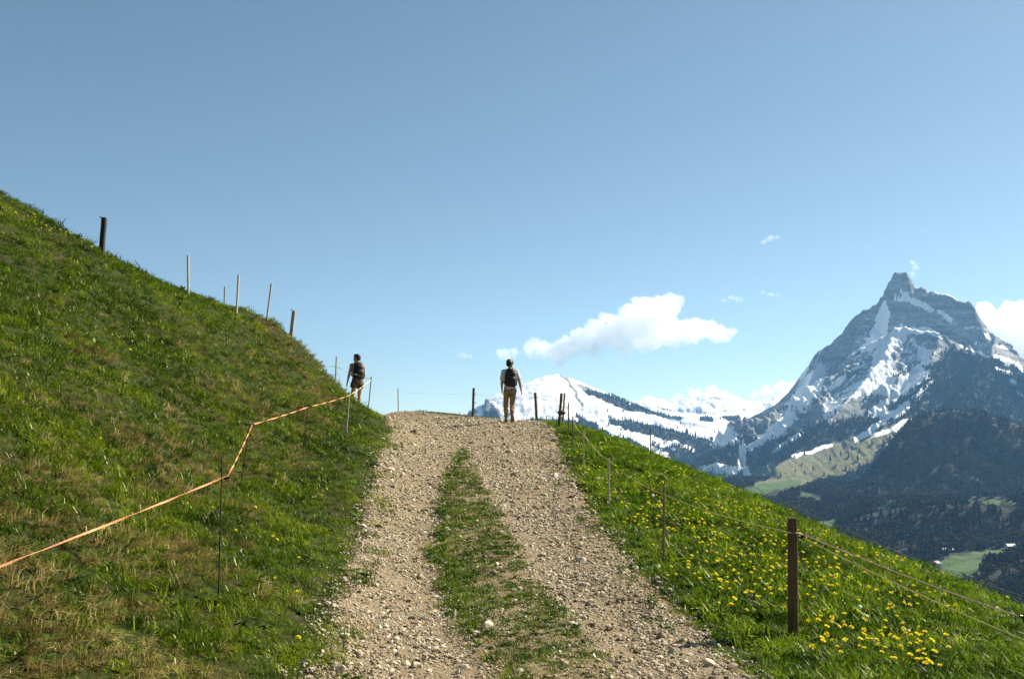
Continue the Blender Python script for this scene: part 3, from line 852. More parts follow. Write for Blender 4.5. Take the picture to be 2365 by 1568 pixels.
def cloud(puffs, D, label, mat, flat=0.6, amp=0.5, seed=0, wisp=False):
    k = D / FPX
    bm = bmesh.new()
    rr = random.Random(seed)
    c0 = Vector(P(puffs[0][0], puffs[0][1], D))
    allp = []
    for (a, b, r) in puffs:
        allp.append((a, b, r, 0.0))
        for q in range(5 if not wisp else 2):
            an = rr.uniform(0, 6.28)
            allp.append((a + math.cos(an) * r * .8, b + math.sin(an) * r * .5, r * rr.uniform(.35, .65), rr.uniform(-.8, .8) * r))
    for (a, b, r, dd) in allp:
        c = Vector(P(a, b, D)) + Vector((0, dd * k, 0)) - c0
        m = Matrix.Translation(c) @ Matrix.Diagonal((r * k, r * k * (1.7 if not wisp else .8), r * k * flat, 1))
        bmesh.ops.create_icosphere(bm, subdivisions=2, radius=1.0, matrix=m)
    tmp = bm_obj('cloud_tmp', bm)
    md = tmp.modifiers.new('r', 'REMESH'); md.mode = 'VOXEL'; md.voxel_size = 2.3 * k
    me = evaluated(tmp)
    bpy.data.objects.remove(tmp)
    rm = float(np.mean([p[2] for p in puffs])) * k
    n = len(me.vertices)
    co = np.empty(n * 3, np.float32); me.vertices.foreach_get('co', co); co = co.reshape(-1, 3)
    no = np.empty(n * 3, np.float32); me.vertices.foreach_get('normal', no); no = no.reshape(-1, 3)
    d = np.array([mnoise.fractal(Vector(p) / (rm * 1.0) + Vector((seed, 0, 0)), 0.65, 2.1, 6) for p in co])
    d = d * amp * rm
    co = co + no * d[:, None]
    me.vertices.foreach_set('co', co.astype(np.float32).ravel())
    me.update()
    me.materials.clear(); me.materials.append(mat)
    o = bpy.data.objects.new('cloud', me)
    o.location = c0
    COL.objects.link(o)
    tag(o, label, 'cloud', 'small clouds over the mountains')
    return o
cloud([(1163,818,12),(1190,812,12),(1222,804,15),(1255,806,20),(1290,812,24),(1315,800,27),(1290,832,14),(1240,795,12),(1345,782,28),(1380,768,33),(1425,762,40),(1470,748,44),(1505,728,42),(1533,712,34),(1550,700,20),(1480,704,20),(1500,775,38),(1550,770,36),(1590,766,31),(1625,763,27),(1660,768,21),(1690,767,13),(1370,802,24),(1440,798,24)],
      13000, 'largest white cumulus cloud floating above the snowy pass', M_CLOUD, .92, .48, 3)
cloud([(1060,820,7),(1075,820,9),(1088,823,6)], 13000, 'tiny wisp of cloud low in the sky between the two hikers', M_WISP, .7, .7, 5, True)
cloud([(1672,692,7),(1690,686,9),(1705,690,8),(1715,694,5)], 13500, 'thin ragged cloud directly above the right end of the big cumulus', M_WISP, .6, .8, 7, True)
cloud([(1762,675,6),(1780,680,9),(1796,683,6)], 13500, 'small flat cloud between the ragged wisp and the rocky summit', M_WISP, .5, .7, 9, True)
cloud([(1765,558,8),(1780,550,10),(1792,548,7)], 13500, 'highest tuft of cloud alone in the blue sky', M_WISP, .6, .8, 11, True)
cloud([(2108,606,7),(2114,618,8),(2108,632,8)], 13500, 'small upright wisp of cloud beside the summit knob', M_WISP, .9, .7, 13, True)
cloud([(2270,725,22),(2310,745,38),(2360,730,40),(2340,790,45),(2400,760,60),(2290,770,26),(2360,830,45),(2430,820,60)], 13500, 'white cumulus rising behind the shoulder of the rocky peak', M_CLOUD, .85, .5, 15)
cloud([(1570,915,10),(1600,908,14),(1640,903,16),(1670,910,12),(1690,920,12)], 13500, 'low bank of cloud resting behind the snowy pass', M_CLOUD, .7, .6, 17)
cloud([(1745,912,12),(1775,905,16),(1805,896,16),(1830,890,12),(1820,915,20)], 13500, 'low bank of cloud where the rocky ridge meets the pass', M_CLOUD, .7, .6, 19)

# ------------------------------------------------------------------ stones of the track
def stone_data(seed, sub=1):
    rr = random.Random(seed)
    bm = bmesh.new()
    bmesh.ops.create_icosphere(bm, subdivisions=sub, radius=0.5)
    sx, sy, sz = rr.uniform(.8, 1.25), rr.uniform(.65, 1.0), rr.uniform(.45, .75)
    o = Vector((seed * 2.3, seed * .7, 1))
    cuts = [Vector((rr.uniform(-1, 1), rr.uniform(-1, 1), rr.uniform(-.6, 1))).normalized() for _ in range(5)]
    lim = [rr.uniform(.26, .40) for _ in cuts]
    for v in bm.verts:
        p = v.co * (1 + 0.35 * mnoise.noise(v.co * 2.2 + o))
        for c, l in zip(cuts, lim):
            d = p.dot(c)
            if d > l: p = p - c * (d - l) * 0.9
        v.co = Vector((p.x * sx, p.y * sy, p.z * sz))
    V = [tuple(v.co) for v in bm.verts]; F = [tuple(v.index for v in f.verts) for f in bm.faces]
    bm.free()
    return V, F

t = NT('gravel_stone')
oi = t.n('ShaderNodeObjectInfo')
nz = t.noise(9, 5, 0.6)
base = t.ramp(oi.outputs['Random'], [(0.0, (0.16, 0.120, 0.078)), (0.3, (0.42, 0.34, 0.225)), (0.65, (0.62, 0.525, 0.385)), (0.9, (0.76, 0.68, 0.54)), (1.0, (0.34, 0.23, 0.13))])
t.principled(t.mix(0.5, base, t.ramp(nz, [(0.3, (0.35, 0.33, 0.30)), (0.7, (1.0, 0.98, 0.95))]), 'MULTIPLY'), 0.9, t.bump(nz, 0.5, 0.02), 0.2)
M_STONE = t.m

def frustum(n, d0, d1, rng, um=0.60):
    """random plan positions in the wedge the camera sees (with room to step aside)"""
    d = np.sqrt(rng.random(n) * (d1 * d1 - d0 * d0) + d0 * d0)
    u = rng.uniform(-um, um, n)
    return u * d, d

def area(d0, d1, um=0.60): return um * (d1 * d1 - d0 * d0)

rng = np.random.default_rng(77)
gp, gs = [], []
for d0, d1, dens, mu in ((3.5, 8.5, 2900, .0155), (8.5, 13, 1600, .019), (13, 20, 760, .025), (20, 44, 260, .033)):
    x, y = frustum(int(area(d0, d1) * dens), d0, d1, rng)
    inn = path_in(x, y); st = strip_in(x, y)
    pr = np.where(inn > -0.02, 1.0, sstep(-0.30, 0.0, inn) * 0.35) * (1 - 0.80 * sstep(-0.05, 0.15, st))
    patch = 0.50 + 0.75 * sstep(-0.25, 0.25, fbm(x * 1.4, y * 0.8, 3, 141))
    k = rng.random(len(x)) < pr * patch
    x, y = x[k], y[k]
    s = mu * np.exp(rng.normal(0, 0.50, len(x)))
    gp.append(np.stack([x, y, ground(x, y) + 0.02 + s * 0.08], 1)); gs.append(s)
gp = np.concatenate(gp); gs = np.concatenate(gs)
rot = np.stack([rng.normal(0, .35, len(gp)), rng.normal(0, .35, len(gp)), rng.random(len(gp)) * 6.28], 1)
gravel = scatter('gravel', gp, rot, gs, rng.integers(0, 8, len(gp)), [mesh_obj('k', *stone_data(k), M_STONE, link=False) for k in range(8)], parent=path)

stone_me = [mesh_obj('stone', *stone_data(40 + k, 2), M_STONE, link=False).data for k in range(8)]
def put_stone(x, y, s, k):
    o = bpy.data.objects.new('stone', stone_me[k % 8])
    o.location = (x, y, float(ground(x, y)) + 0.02 + s * 0.12)
    o.rotation_euler = (random.gauss(0, .25), random.gauss(0, .25), random.random() * 6.28)
    o.scale = (s, s, s)
    COL.objects.link(o); o.parent = path
big = [(1290,1393,.10),(1245,1378,.055),(1085,1010,.06),(1150,1030,.05),(1136,1020,.07),(940,1267,.06),(930,1236,.04),(880,1270,.05),(1322,1450,.08),(1470,1380,.06),(1295,1352,.07),(1120,1290,.06),(1148,1310,.07),(860,1390,.07),(812,1387,.07),(905,1420,.06),(1000,1510,.09),(938,1545,.08),(1090,1500,.07),(1010,1488,.06),(1530,1480,.10),(1560,1515,.09),(1640,1545,.10),(1460,1440,.06),(1400,1350,.06),(1350,1300,.06),(1210,1232,.05),(1250,1290,.05),(1200,1180,.05),(1260,1215,.06),(1330,1330,.07),(1300,1260,.05),(900,1180,.05),(870,1330,.06),(1690,1552,.09),(1600,1500,.07),(795,1480,.09),(830,1520,.08),(780,1555,.10),(1410,1400,.08)]
cnt = 0
for a, b, s in big:
    q = on_ground(a, b)
    if q: put_stone(q[0], q[1], s, cnt); cnt += 1
while cnt < 290:
    x, y = frustum(1, 5.4, 14, rng, .3)
    x, y = float(x[0]), float(y[0])
    a, b = proj(x, y, float(ground(x, y)))
    if path_in(x, y) < -0.05 or float(strip_in(x, y)) > 0.05 or b > 1580: continue
    put_stone(x, y, random.uniform(.035, .062), cnt); cnt += 1

# ------------------------------------------------------------------ grass
M_GREEN = blade_mat('grass_blades', (0.010, 0.028, 0.001), (0.066, 0.118, 0.003), (0.215, 0.265, 0.012), .40)
M_LUSH = blade_mat('meadow_blades', (0.010, 0.034, 0.001), (0.078, 0.146, 0.003), (0.225, 0.295, 0.012), .47)
M_DRY = blade_mat('dry_grass_blades', (0.10, 0.070, 0.020), (0.28, 0.215, 0.070), (0.54, 0.44, 0.18), .3)
M_LEAF = blade_mat('weed_leaves', (0.016, 0.042, 0.004), (0.036, 0.085, 0.008), (0.10, 0.17, 0.03), .35)

def tuft_data(seed, n, h, w, spread, lean, droop=0.5, drift=(0, 0)):
    rr = random.Random(seed)
    V, F = [], []
    for _ in range(n):
        an = rr.random() * 6.28; r = spread * math.sqrt(rr.random())
        b = Vector((math.cos(an) * r, math.sin(an) * r, -0.01))
        hh = h * rr.uniform(.45, 1.15); ww = w * rr.uniform(.6, 1.25)
        la = rr.random() * 6.28; ln = lean * rr.uniform(.2, 1.3)
        d = Vector((math.cos(la) * ln + drift[0], math.sin(la) * ln + drift[1], 1)).normalized()
        s = Vector((-math.sin(la + rr.uniform(-.9, .9)), math.cos(la), 0)).normalized() * ww * .5
        p1 = b + d * hh * .5
        d2 = (d + Vector((d.x, d.y, 0)) * droop * 2 + Vector((0, 0, -droop * .8))).normalized()
        p2 = p1 + d2 * hh * .5
        o = len(V)
        V += [b - s, b + s, p1 + s * .85, p1 - s * .85, p2]
        F += [(o, o + 1, o + 2, o + 3), (o + 3, o + 2, o + 4)]
    return V, F

def rosette_data(seed, n, L, W):
    rr = random.Random(seed)
    V, F = [], []
    for k in range(n):
        an = 6.28 * k / n + rr.uniform(-.35, .35); l = L * rr.uniform(.6, 1.15); w = W * rr.uniform(.7, 1.2); up = rr.uniform(.25, .9)
        f = Vector((math.cos(an), math.sin(an), 0)); s = Vector((-math.sin(an), math.cos(an), 0))
        pts = [(0, .12), (.35, .8), (.7, 1.0), (1.0, .1)]
        o = len(V)
        for t_, ww in pts:
            z = up * l * (t_ - .75 * t_ * t_)
            V += [f * l * t_ + s * w * .5 * ww + Vector((0, 0, z)), f * l * t_ - s * w * .5 * ww + Vector((0, 0, z + w * .12))]
        for q in range(3):
            F.append((o + 2 * q, o + 2 * q + 1, o + 2 * q + 3, o + 2 * q + 2))
    return V, F

def flat3(s, sc, top=1.0):
    return np.stack([s, s, s * np.minimum(1.0, top / sc)], 1)

def place(xy, rng, lift=0.0):
    x, y = xy
    return np.stack([x, y, ground(x, y) + lift], 1)

def slope_drift(x, y):
    e = 0.4
    gx = (ground(x + e, y) - ground(x - e, y)) / (2 * e); gy = (ground(x, y + e) - ground(x, y - e)) / (2 * e)
    return gx, gy

def visible_side(x, y):
    """keep what the hill itself does not hide, plus a couple of metres"""
    z = ground(x, y) + 0.25
    vis = np.ones(len(x), bool)
    for f in np.linspace(0.25, 0.93, 18):
        zz = EYE + (z - EYE) * f
        vis &= ground(x * f, y * f) < zz + 0.55
    return vis

def grass_points(bands, accept, rng, um=0.62):
    xs, ys, ds = [], [], []
    for d0, d1, dens, sc in bands:
        x, y = frustum(int(area(d0, d1, um) * dens), d0, d1, rng, um)
        k = (rng.random(len(x)) < accept(x, y)) & (x > -24) & (x < 14)
        x, y = x[k], y[k]
        k = visible_side(x, y)
        xs.append(x[k]); ys.append(y[k]); ds.append(np.full(k.sum(), sc))
    return np.concatenate(xs), np.concatenate(ys), np.concatenate(ds)

BANDS = ((3.2, 8, 210, .85), (8, 12, 170, .95), (12, 18, 110, 1.1), (18, 26, 70, 1.3), (26, 46, 32, 1.6))
def dryness(x, y):
    """old straw gathers low on the left bank, in streaks that run down it"""
    b = x_left(y) - x
    n = fbm(x * .55, y * .8, 4, 151) + .9 * fbm(x * 1.9, y * 2.9, 3, 155)
    base = 0.42 * sstep(0.5, 1.4, b) * (1 - sstep(2.2, 5.0, b)) + .26 * sstep(10, 5, y) + 0.06 * sstep(18, 25, y) * sstep(.5, 1.5, b)
    return np.clip(base + .85 * n - .16 * sstep(3.0, 6.0, b) * sstep(6, 9, y) + .02, 0, 1)

rng = np.random.default_rng(501)
def acc_left(x, y):
    o = -path_in(x, y)
    return np.where((x < x_left(y) + .5) & (o > -0.06), sstep(-0.06, 0.10, o), 0.0) * (1 - .45 * sstep(.35, .75, dryness(x, y)))
x, y, sc = grass_points(BANDS, acc_left, rng)
n = len(x)
near_edge = sstep(0.9, 0.1, x_left(y) - x)
big_ = fbm(x * .35, y * .35, 3, 161)
s = sc * np.clip(np.exp(rng.normal(-.05, .32, n)), .45, 1.9) * (1 - .35 * near_edge) * (1 + .5 * big_)
gx, gy = slope_drift(x, y)
rot = np.stack([rng.normal(0, .18, n) - gy * .3, rng.normal(0, .18, n) + 0.32 - gx * .1, rng.random(n) * 6.28], 1)
rot[:, 1] = rng.normal(0.0, .25, n); 
kinds = [mesh_obj('k', *tuft_data(k, 32, .085, .0066, .085, .8, .6), M_GREEN, link=False) for k in range(6)] + [mesh_obj('k', *tuft_data(20 + k, 18, .15, .0066, .07, .55, .6), M_GREEN, link=False) for k in range(2)]
idx = np.where(rng.random(n) < .06, rng.integers(6, 8, n), rng.integers(0, 6, n))
tint = np.clip(.47 + .85 * fbm(x * .5, y * .5, 3, 165) + .8 * fbm(x * 2.3, y * 2.3, 2, 167) + .22 * near_edge - .10 * sstep(3, 7, x_left(y) - x), 0, 1)
tag(scatter('grass', place((x, y), rng), rot, flat3(s, sc), idx, kinds, tint), 'short green grass covering the bank beside the track')

# straw
def acc_dry(x, y):
    o = -path_in(x, y)
    return np.where((x < x_left(y)) & (o > 0.25), sstep(.36, .80, dryness(x, y)), 0.0)
x, y, sc = grass_points(((3.2, 8, 200, .8), (8, 12, 150, .9), (12, 18, 95, 1.05), (18, 26, 60, 1.2), (26, 34, 26, 1.4)), acc_dry, rng)
n = len(x)
gx, gy = slope_drift(x, y)
ang = np.arctan2(-gy, -gx) + rng.normal(0, .5, n)
rot = np.stack([rng.normal(0, .15, n), rng.normal(0, .15, n), ang], 1)
kinds = [mesh_obj('k', *tuft_data(60 + k, 22, .17, .0075, .06, .9, .8, (1.1, 0)), M_DRY, link=False) for k in range(5)]
tag(scatter('dry_grass', place((x, y), rng), rot, sc * rng.uniform(.6, 1.25, n), rng.integers(0, 5, n), kinds, np.clip(.45 + .9 * fbm(x, y, 3, 171), 0, 1)), 'straw coloured dead grass lying in streaks down the bank')

# broad leaved weeds on both sides
def acc_weed(x, y):
    o = -path_in(x, y)
    return np.where((y > 29) & (x < 1.2) & (x > -6), .02, 1.0) * np.where(o > 0.05, .25 + .75 * sstep(.05, .35, fbm(x * .7, y * .7, 3, 181)), 0.0)
x, y, sc = grass_points(((3.2, 8, 26, .8), (8, 12, 22, .9), (12, 18, 16, 1.1), (18, 26, 9, 1.3), (26, 36, 4, 1.5)), acc_weed, rng)
n = len(x)
rot = np.stack([rng.normal(0, .25, n), rng.normal(0, .25, n), rng.random(n) * 6.28], 1)
kinds = [mesh_obj('k', *rosette_data(k, 8, .11, .028), M_LEAF, link=False) for k in range(4)] + [mesh_obj('k', *rosette_data(10 + k, 7, .13, .045), M_LEAF, link=False) for k in range(2)]
idx = np.where(rng.random(n) < .10, rng.integers(4, 6, n), rng.integers(0, 4, n))
tag(scatter('weeds', place((x, y), rng), rot, sc * rng.uniform(.6, 1.2, n), idx, kinds), 'broad leaved weeds growing among the grass')

# meadow on the right
def acc_right(x, y):
    o = -path_in(x, y)
    return np.where((x > x_right(y) - .5) & (o > -0.06), sstep(-0.08, 0.12, o), 0.0) * np.where((y > 29.5) & (x < .7), .03, 1.0)
x, y, sc = grass_points(((3.2, 8, 230, .85), (8, 12, 190, .95), (12, 18, 125, 1.15), (18, 26, 75, 1.4), (26, 46, 30, 1.7)), acc_right, rng)
n = len(x)
e_ = x - x_right(y)
s = sc * np.clip(np.exp(rng.normal(-.05, .30, n)), .45, 1.8) * (.6 + .5 * sstep(.0, .5, e_)) * (1 + .3 * fbm(x * .5, y * .5, 3, 191))
rot = np.stack([rng.normal(0, .2, n), rng.normal(0, .2, n), rng.random(n) * 6.28], 1)
kinds = [mesh_obj('k', *tuft_data(100 + k, 30, .11, .0078, .085, .7, .55), M_LUSH, link=False) for k in range(6)] + [mesh_obj('k', *rosette_data(120 + k, 9, .12, .026), M_LUSH, link=False) for k in range(2)]
idx = np.where(rng.random(n) < .18, rng.integers(6, 8, n), rng.integers(0, 6, n))
tint = np.clip(.48 + .6 * fbm(x * .6, y * .6, 3, 195) + .8 * fbm(x * 2.3, y * 2.3, 2, 197), 0, 1)
tag(scatter('meadow_grass', place((x, y), rng), rot, flat3(s, sc), idx, kinds, tint), 'lush green meadow grass falling away beside the track')

# the grassy middle of the track and stray blades along its margins
def acc_strip(x, y):
    n = fbm(x * 1.2, y * 1.2, 3, 201)
    st = strip_in(x, y)
    gap = (1 - .6 * sstep(.12, .45, fbm(x * 1.5, y * .9, 3, 205))) * (1 - .2 * sstep(7.0, 6.2, y)) * (1 - .5 * sstep(16, 20, y))
    core = sstep(-.06, .10, st) * gap
    edge = np.where(path_in(x, y) > 0, sstep(.35, .0, path_in(x, y)) * sstep(-.05, .3, n) * .55, 0)
    return np.maximum(core, edge) * (path_in(x, y) > -.05)
x, y, sc = grass_points(((3.2, 8, 520, .85), (8, 12, 420, .95), (12, 18, 260, 1.1), (18, 26, 130, 1.3)), acc_strip, rng, .35)
n = len(x)
rot = np.stack([rng.normal(0, .2, n), rng.normal(0, .2, n), rng.random(n) * 6.28], 1)
kinds = [mesh_obj('k', *tuft_data(140 + k, 24, .062, .0055, .08, .8, .6), M_GREEN, link=False) for k in range(5)] + [mesh_obj('k', *rosette_data(150 + k, 8, .055, .02), M_LEAF, link=False) for k in range(2)] + [mesh_obj('k', *tuft_data(160, 16, .05, .005, .07, 1.0, .7), M_DRY, link=False)]
idx = np.where(rng.random(n) < .12 + .35 * sstep(8.2, 6.2, y) + .2 * sstep(0, .4, fbm(x * 1.1, y * .8, 3, 207)), 7, rng.integers(0, 7, n))
lefty = np.interp(y, _st[:, 2], _st[:, 0])
lush = sstep(.35, .0, x - lefty)
tag(scatter('track_grass', place((x, y), rng, .015), rot, sc * rng.uniform(.7, 1.3, n) * (1 + .45 * lush), idx, kinds, np.clip(.35 + .5 * fbm(x, y, 3, 209) + .2 * lush, 0, 1)), 'low worn grass strip along the middle of the gravel track')

# ------------------------------------------------------------------ dandelions
t = NT('dandelion_petals')
nz = t.noise(40, 2)
c = t.ramp(nz, [(0.3, (0.72, 0.60, 0.02)), (0.7, (0.82, 0.74, 0.08))])
d = t.n('ShaderNodeBsdfDiffuse'); t.l(c, d.inputs[0]); tr = t.n('ShaderNodeBsdfTranslucent'); t.l(c, tr.inputs[0])
m = t.n('ShaderNodeMixShader', i_Fac=.35); t.l(d.outputs[0], m.inputs[1]); t.l(tr.outputs[0], m.inputs[2]); t.l(m.outputs[0], t.out.inputs['Surface'])
M_PETAL = t.m
M_STEM = simple_mat('dandelion_stem', (0.16, 0.22, 0.06), .7, 20, .2)
M_CLOCK = simple_mat('seed_fluff', (0.78, 0.78, 0.74), .9, 60, .1)

def flower_data(seed):
    rr = random.Random(seed)
    V, F = [], []
    for ring, (n, r0, r1, z0, z1) in enumerate(((15, .004, .022, .000, .004), (13, .003, .018, .003, .011), (9, .002, .011, .006, .015))):
        for k in range(n):
            an = 6.28 * (k + .5 * ring) / n + rr.uniform(-.1, .1)
            f = Vector((math.cos(an), math.sin(an), 0)); s = Vector((-math.sin(an), math.cos(an), 0)) * (.0042 - .0006 * ring)
            o = len(V); q = r1 * rr.uniform(.88, 1.08)
            V += [f * r0 - s * .5 + Vector((0, 0, z0)), f * r0 + s * .5 + Vector((0, 0, z0)), f * q + s + Vector((0, 0, z1)), f * q - s + Vector((0, 0, z1))]
            F.append((o, o + 1, o + 2, o + 3))
    V2, F2 = tube_data([(0, 0, -.012), (0, 0, -.004), (0, 0, .004)], [.003, .007, .006], 6)
    return join_data((V, F), (V2, F2))
flower_me = [mesh_obj('flower_head', *flower_data(k), M_PETAL, link=False).data for k in range(4)]
stem_me = [mesh_obj('stem', *tube_data([(.01 * k, 0, 0), (.006 * k, .004, .5), (0, 0, 1)], [.0028, .0025, .0023], 5), M_STEM, link=False).data for k in range(3)]
bm = bmesh.new(); bmesh.ops.create_icosphere(bm, subdivisions=3, radius=.022)
for v in bm.verts: v.co *= 1 + .12 * mnoise.noise(v.co * 300)
clock_me = bm_obj('seed_head', bm, M_CLOCK, link=False, smooth=False).data

N_DAND = [0]
def dandelion(x, y, label, group, hgt=None, clock=False):
    z = float(ground(x, y)) - .01
    k = N_DAND[0]; N_DAND[0] += 1
    hgt = hgt or random.uniform(.11, .17)
    e = empty('dandelion', (x, y, z), random.random() * 6.28)
    tag(e, label, 'dandelion' if clock else 'flower', group)
    st = bpy.data.objects.new('stem', stem_me[k % 3]); COL.objects.link(st); st.parent = e; st.scale = (1, 1, hgt)
    s = random.uniform(.65, 1.05)
    fl = bpy.data.objects.new('seed_head' if clock else 'flower_head', clock_me if clock else flower_me[k % 4]); COL.objects.link(fl); fl.parent = e
    fl.location = (0, 0, hgt + (.015 if clock else .008)); fl.scale = (s, s, s)
    fl.rotation_euler = (random.gauss(0, .35), random.gauss(0, .35), 0)

RL, RG = 'yellow dandelion flower in the meadow right of the gravel track', 'dandelions in the right meadow'
CL = [(2105,1510,45,24,26),(2060,1485,25,14,7),(2140,1540,28,14,12),(1960,1470,40,16,12),(1990,1500,30,14,8),(1930,1450,26,10,6),(1935,1520,22,12,5),(1895,1470,20,12,3),(2060,1440,14,8,3),
      (1620,1265,40,18,12),(1700,1290,50,20,12),(1660,1230,60,22,12),(1760,1330,50,22,10),(1740,1380,30,14,7),(1700,1400,26,12,5),(1600,1330,16,10,4),(1590,1300,12,8,3),(1560,1330,20,12,3),
      (1495,1215,30,12,10),(1470,1210,20,8,5),(1520,1230,20,8,5),(1440,1175,26,12,6),(1410,1140,14,8,5),(1500,1170,30,18,8),(1640,1350,30,15,5),(1850,1260,40,18,6),(1890,1330,60,30,10),(2050,1400,70,30,9),(1780,1280,30,14,5),
      (1330,1070,14,10,4),(1365,1080,14,8,4),(1400,1105,16,8,4),(1880,1245,50,10,16),(1760,1180,50,10,12),(1660,1130,40,8,9),(1560,1085,40,8,8),(1990,1290,50,10,12),(1830,1390,40,18,7),(2000,1350,60,24,8),(2150,1360,60,20,7)]
rr = random.Random(91)
for (a, b, sa, sb, n) in CL:
    for _ in range(n):
        q = on_ground(rr.gauss(a, sa), rr.gauss(b + 20, sb))
        if q is None or path_in(q[0], q[1]) > -.12 or q[0] < 0 or N_DAND[0] >= 300: continue
        if b > 1405 and a > 1880: lab = 'yellow dandelion in the dense patch at the lower right below the thick post'
        elif b > 1240 and a < 1780 and b > 1250: lab = 'yellow dandelion in the meadow between the thick wooden post and the brown thin stake'
        elif a < 1540 or b < 1120 and a < 1420: lab = 'yellow dandelion near the track around the feet of the pale thin stakes'
        elif (a, n) in ((1880, 16), (1760, 12), (1660, 9), (1560, 8), (1990, 12)): lab = 'small yellow dandelion along the skyline crest of the right meadow'
        else: lab = 'yellow dandelion in the open meadow around and beyond the thick wooden post'
        dandelion(q[0], q[1], lab, RG)
rr = random.Random(17)
fp = []
for (a, b, sa, sb, n) in [(1700,1200,80,30,46),(1600,1180,60,36,40),(1500,1120,50,26,30),(1420,1090,40,24,18),(1360,1050,26,18,10),(1800,1270,60,30,36),(1950,1330,90,34,44),(2120,1400,90,30,34),(1680,1330,60,26,30),(1780,1420,50,26,26)]:
    for _ in range(n):
        q = on_ground(rr.gauss(a, sa), rr.gauss(b + 12, sb))
        if q and q[1] > 8.5 and path_in(q[0], q[1]) < -.15 and q[0] > 0: fp.append((q[0], q[1], q[2] + .11 + .04 * rr.random()))
fp = np.array(fp)
tag(scatter('far_dandelions', fp, np.random.default_rng(5).normal(0, .3, (len(fp), 3)), np.random.default_rng(6).uniform(.55, .95, len(fp)), np.arange(len(fp)) % 4, [bpy.data.objects.new('k', m_) for m_ in flower_me]), 'small distant dandelion heads sprinkled up the right meadow')
LLAB, LGR = 'yellow dandelion flower scattered in the grass of the steep left bank', 'dandelions on the left bank'
for (a, b) in [(688,1495),(688,1382),(630,1250),(640,1258),(545,1237),(492,1183),(755,1135),(742,1150),(722,1155),(690,1300),(755,1325),(635,1350),(278,962),(395,905),(340,988),(258,808),(320,650),(318,560),(500,700),(230,1025),(840,1030),(863,1027),(415,1030),(640,1100),(590,1180),(300,812),(870,1045)]:
    q = on_ground(a, b + 6)
    if q: dandelion(q[0], q[1], LLAB, LGR, .07)
rr = random.Random(4)
for k in range(26):
    t_ = k / 25 + rr.gauss(0, .03)
    q = on_ground(20 + 190 * t_ + rr.gauss(0, 6), 505 + 75 * t_ + rr.gauss(0, 7))
    if q: dandelion(q[0], q[1], 'yellow dandelion in the row near the skyline at the top of the left bank', 'dandelions along the left skyline', .16)
for (a, b, lab) in [(1988,1440,'white dandelion seed head standing above the cluster of yellow flowers'), (1508,1160,'white dandelion seed head halfway up the meadow near the thin stakes')]:
    q = on_ground(a, b + 16)
    dandelion(q[0], q[1], lab, None, .18, True)

# ------------------------------------------------------------------ fences
def wood_mat(name, c0, c1, c2):
    t = NT(name)
    tc = t.n('ShaderNodeTexCoord'); mp = t.n('ShaderNodeMapping'); mp.inputs['Scale'].default_value = (60, 60, 3)
    t.l(tc.outputs['Object'], mp.inputs[0])
    nz = t.noise(1.0, 7, .65, vec=mp.outputs[0]); n2 = t.noise(7, 4)
    c = t.ramp(t.math('ADD', t.math('MULTIPLY', nz, .7), t.math('MULTIPLY', n2, .3)), [(.3, c0), (.5, c1), (.72, c2)])
    t.principled(c, .85, t.bump(nz, .6, .006), .2)
    return t.m
M_POST = wood_mat('weathered_post', (.04, .025, .013), (.10, .064, .032), (.19, .125, .066))
M_DARKPOST = wood_mat('dark_old_post', (.012, .010, .009), (.03, .024, .02), (.06, .045, .035))
M_LATH = wood_mat('pale_lath', (.28, .24, .18), (.46, .41, .33), (.62, .57, .48))
M_STAKE = wood_mat('brown_stake', (.10, .07, .045), (.20, .15, .10), (.33, .26, .18))
M_GREYST = wood_mat('grey_stake', (.16, .14, .11), (.30, .27, .22), (.44, .40, .33))
M_IRON = simple_mat('dark_steel_rod', (.035, .022, .018), .5, 40, .4, spec=.4)
M_BLACK = simple_mat('black_plastic', (.012, .012, .012), .45, 40, .2, spec=.4)
t = NT('tape_weave')
tc = t.n('ShaderNodeTexCoord'); nz = t.noise(55, 4)
c = t.ramp(nz, [(.3, (.44, .15, .065)), (.55, (.58, .25, .125)), (.75, (.66, .38, .22))])
t.principled(c, .7, t.bump(nz, .4, .003), .2)
M_TAPE = t.m
M_CORD = simple_mat('yellow_cord', (.72, .56, .22), .7, 30, .25)
M_ROPE = simple_mat('pinkish_rope', (.50, .36, .27), .8, 30, .3)
M_WIRE = simple_mat('fence_wire', (.42, .37, .29), .6, 30, .2)

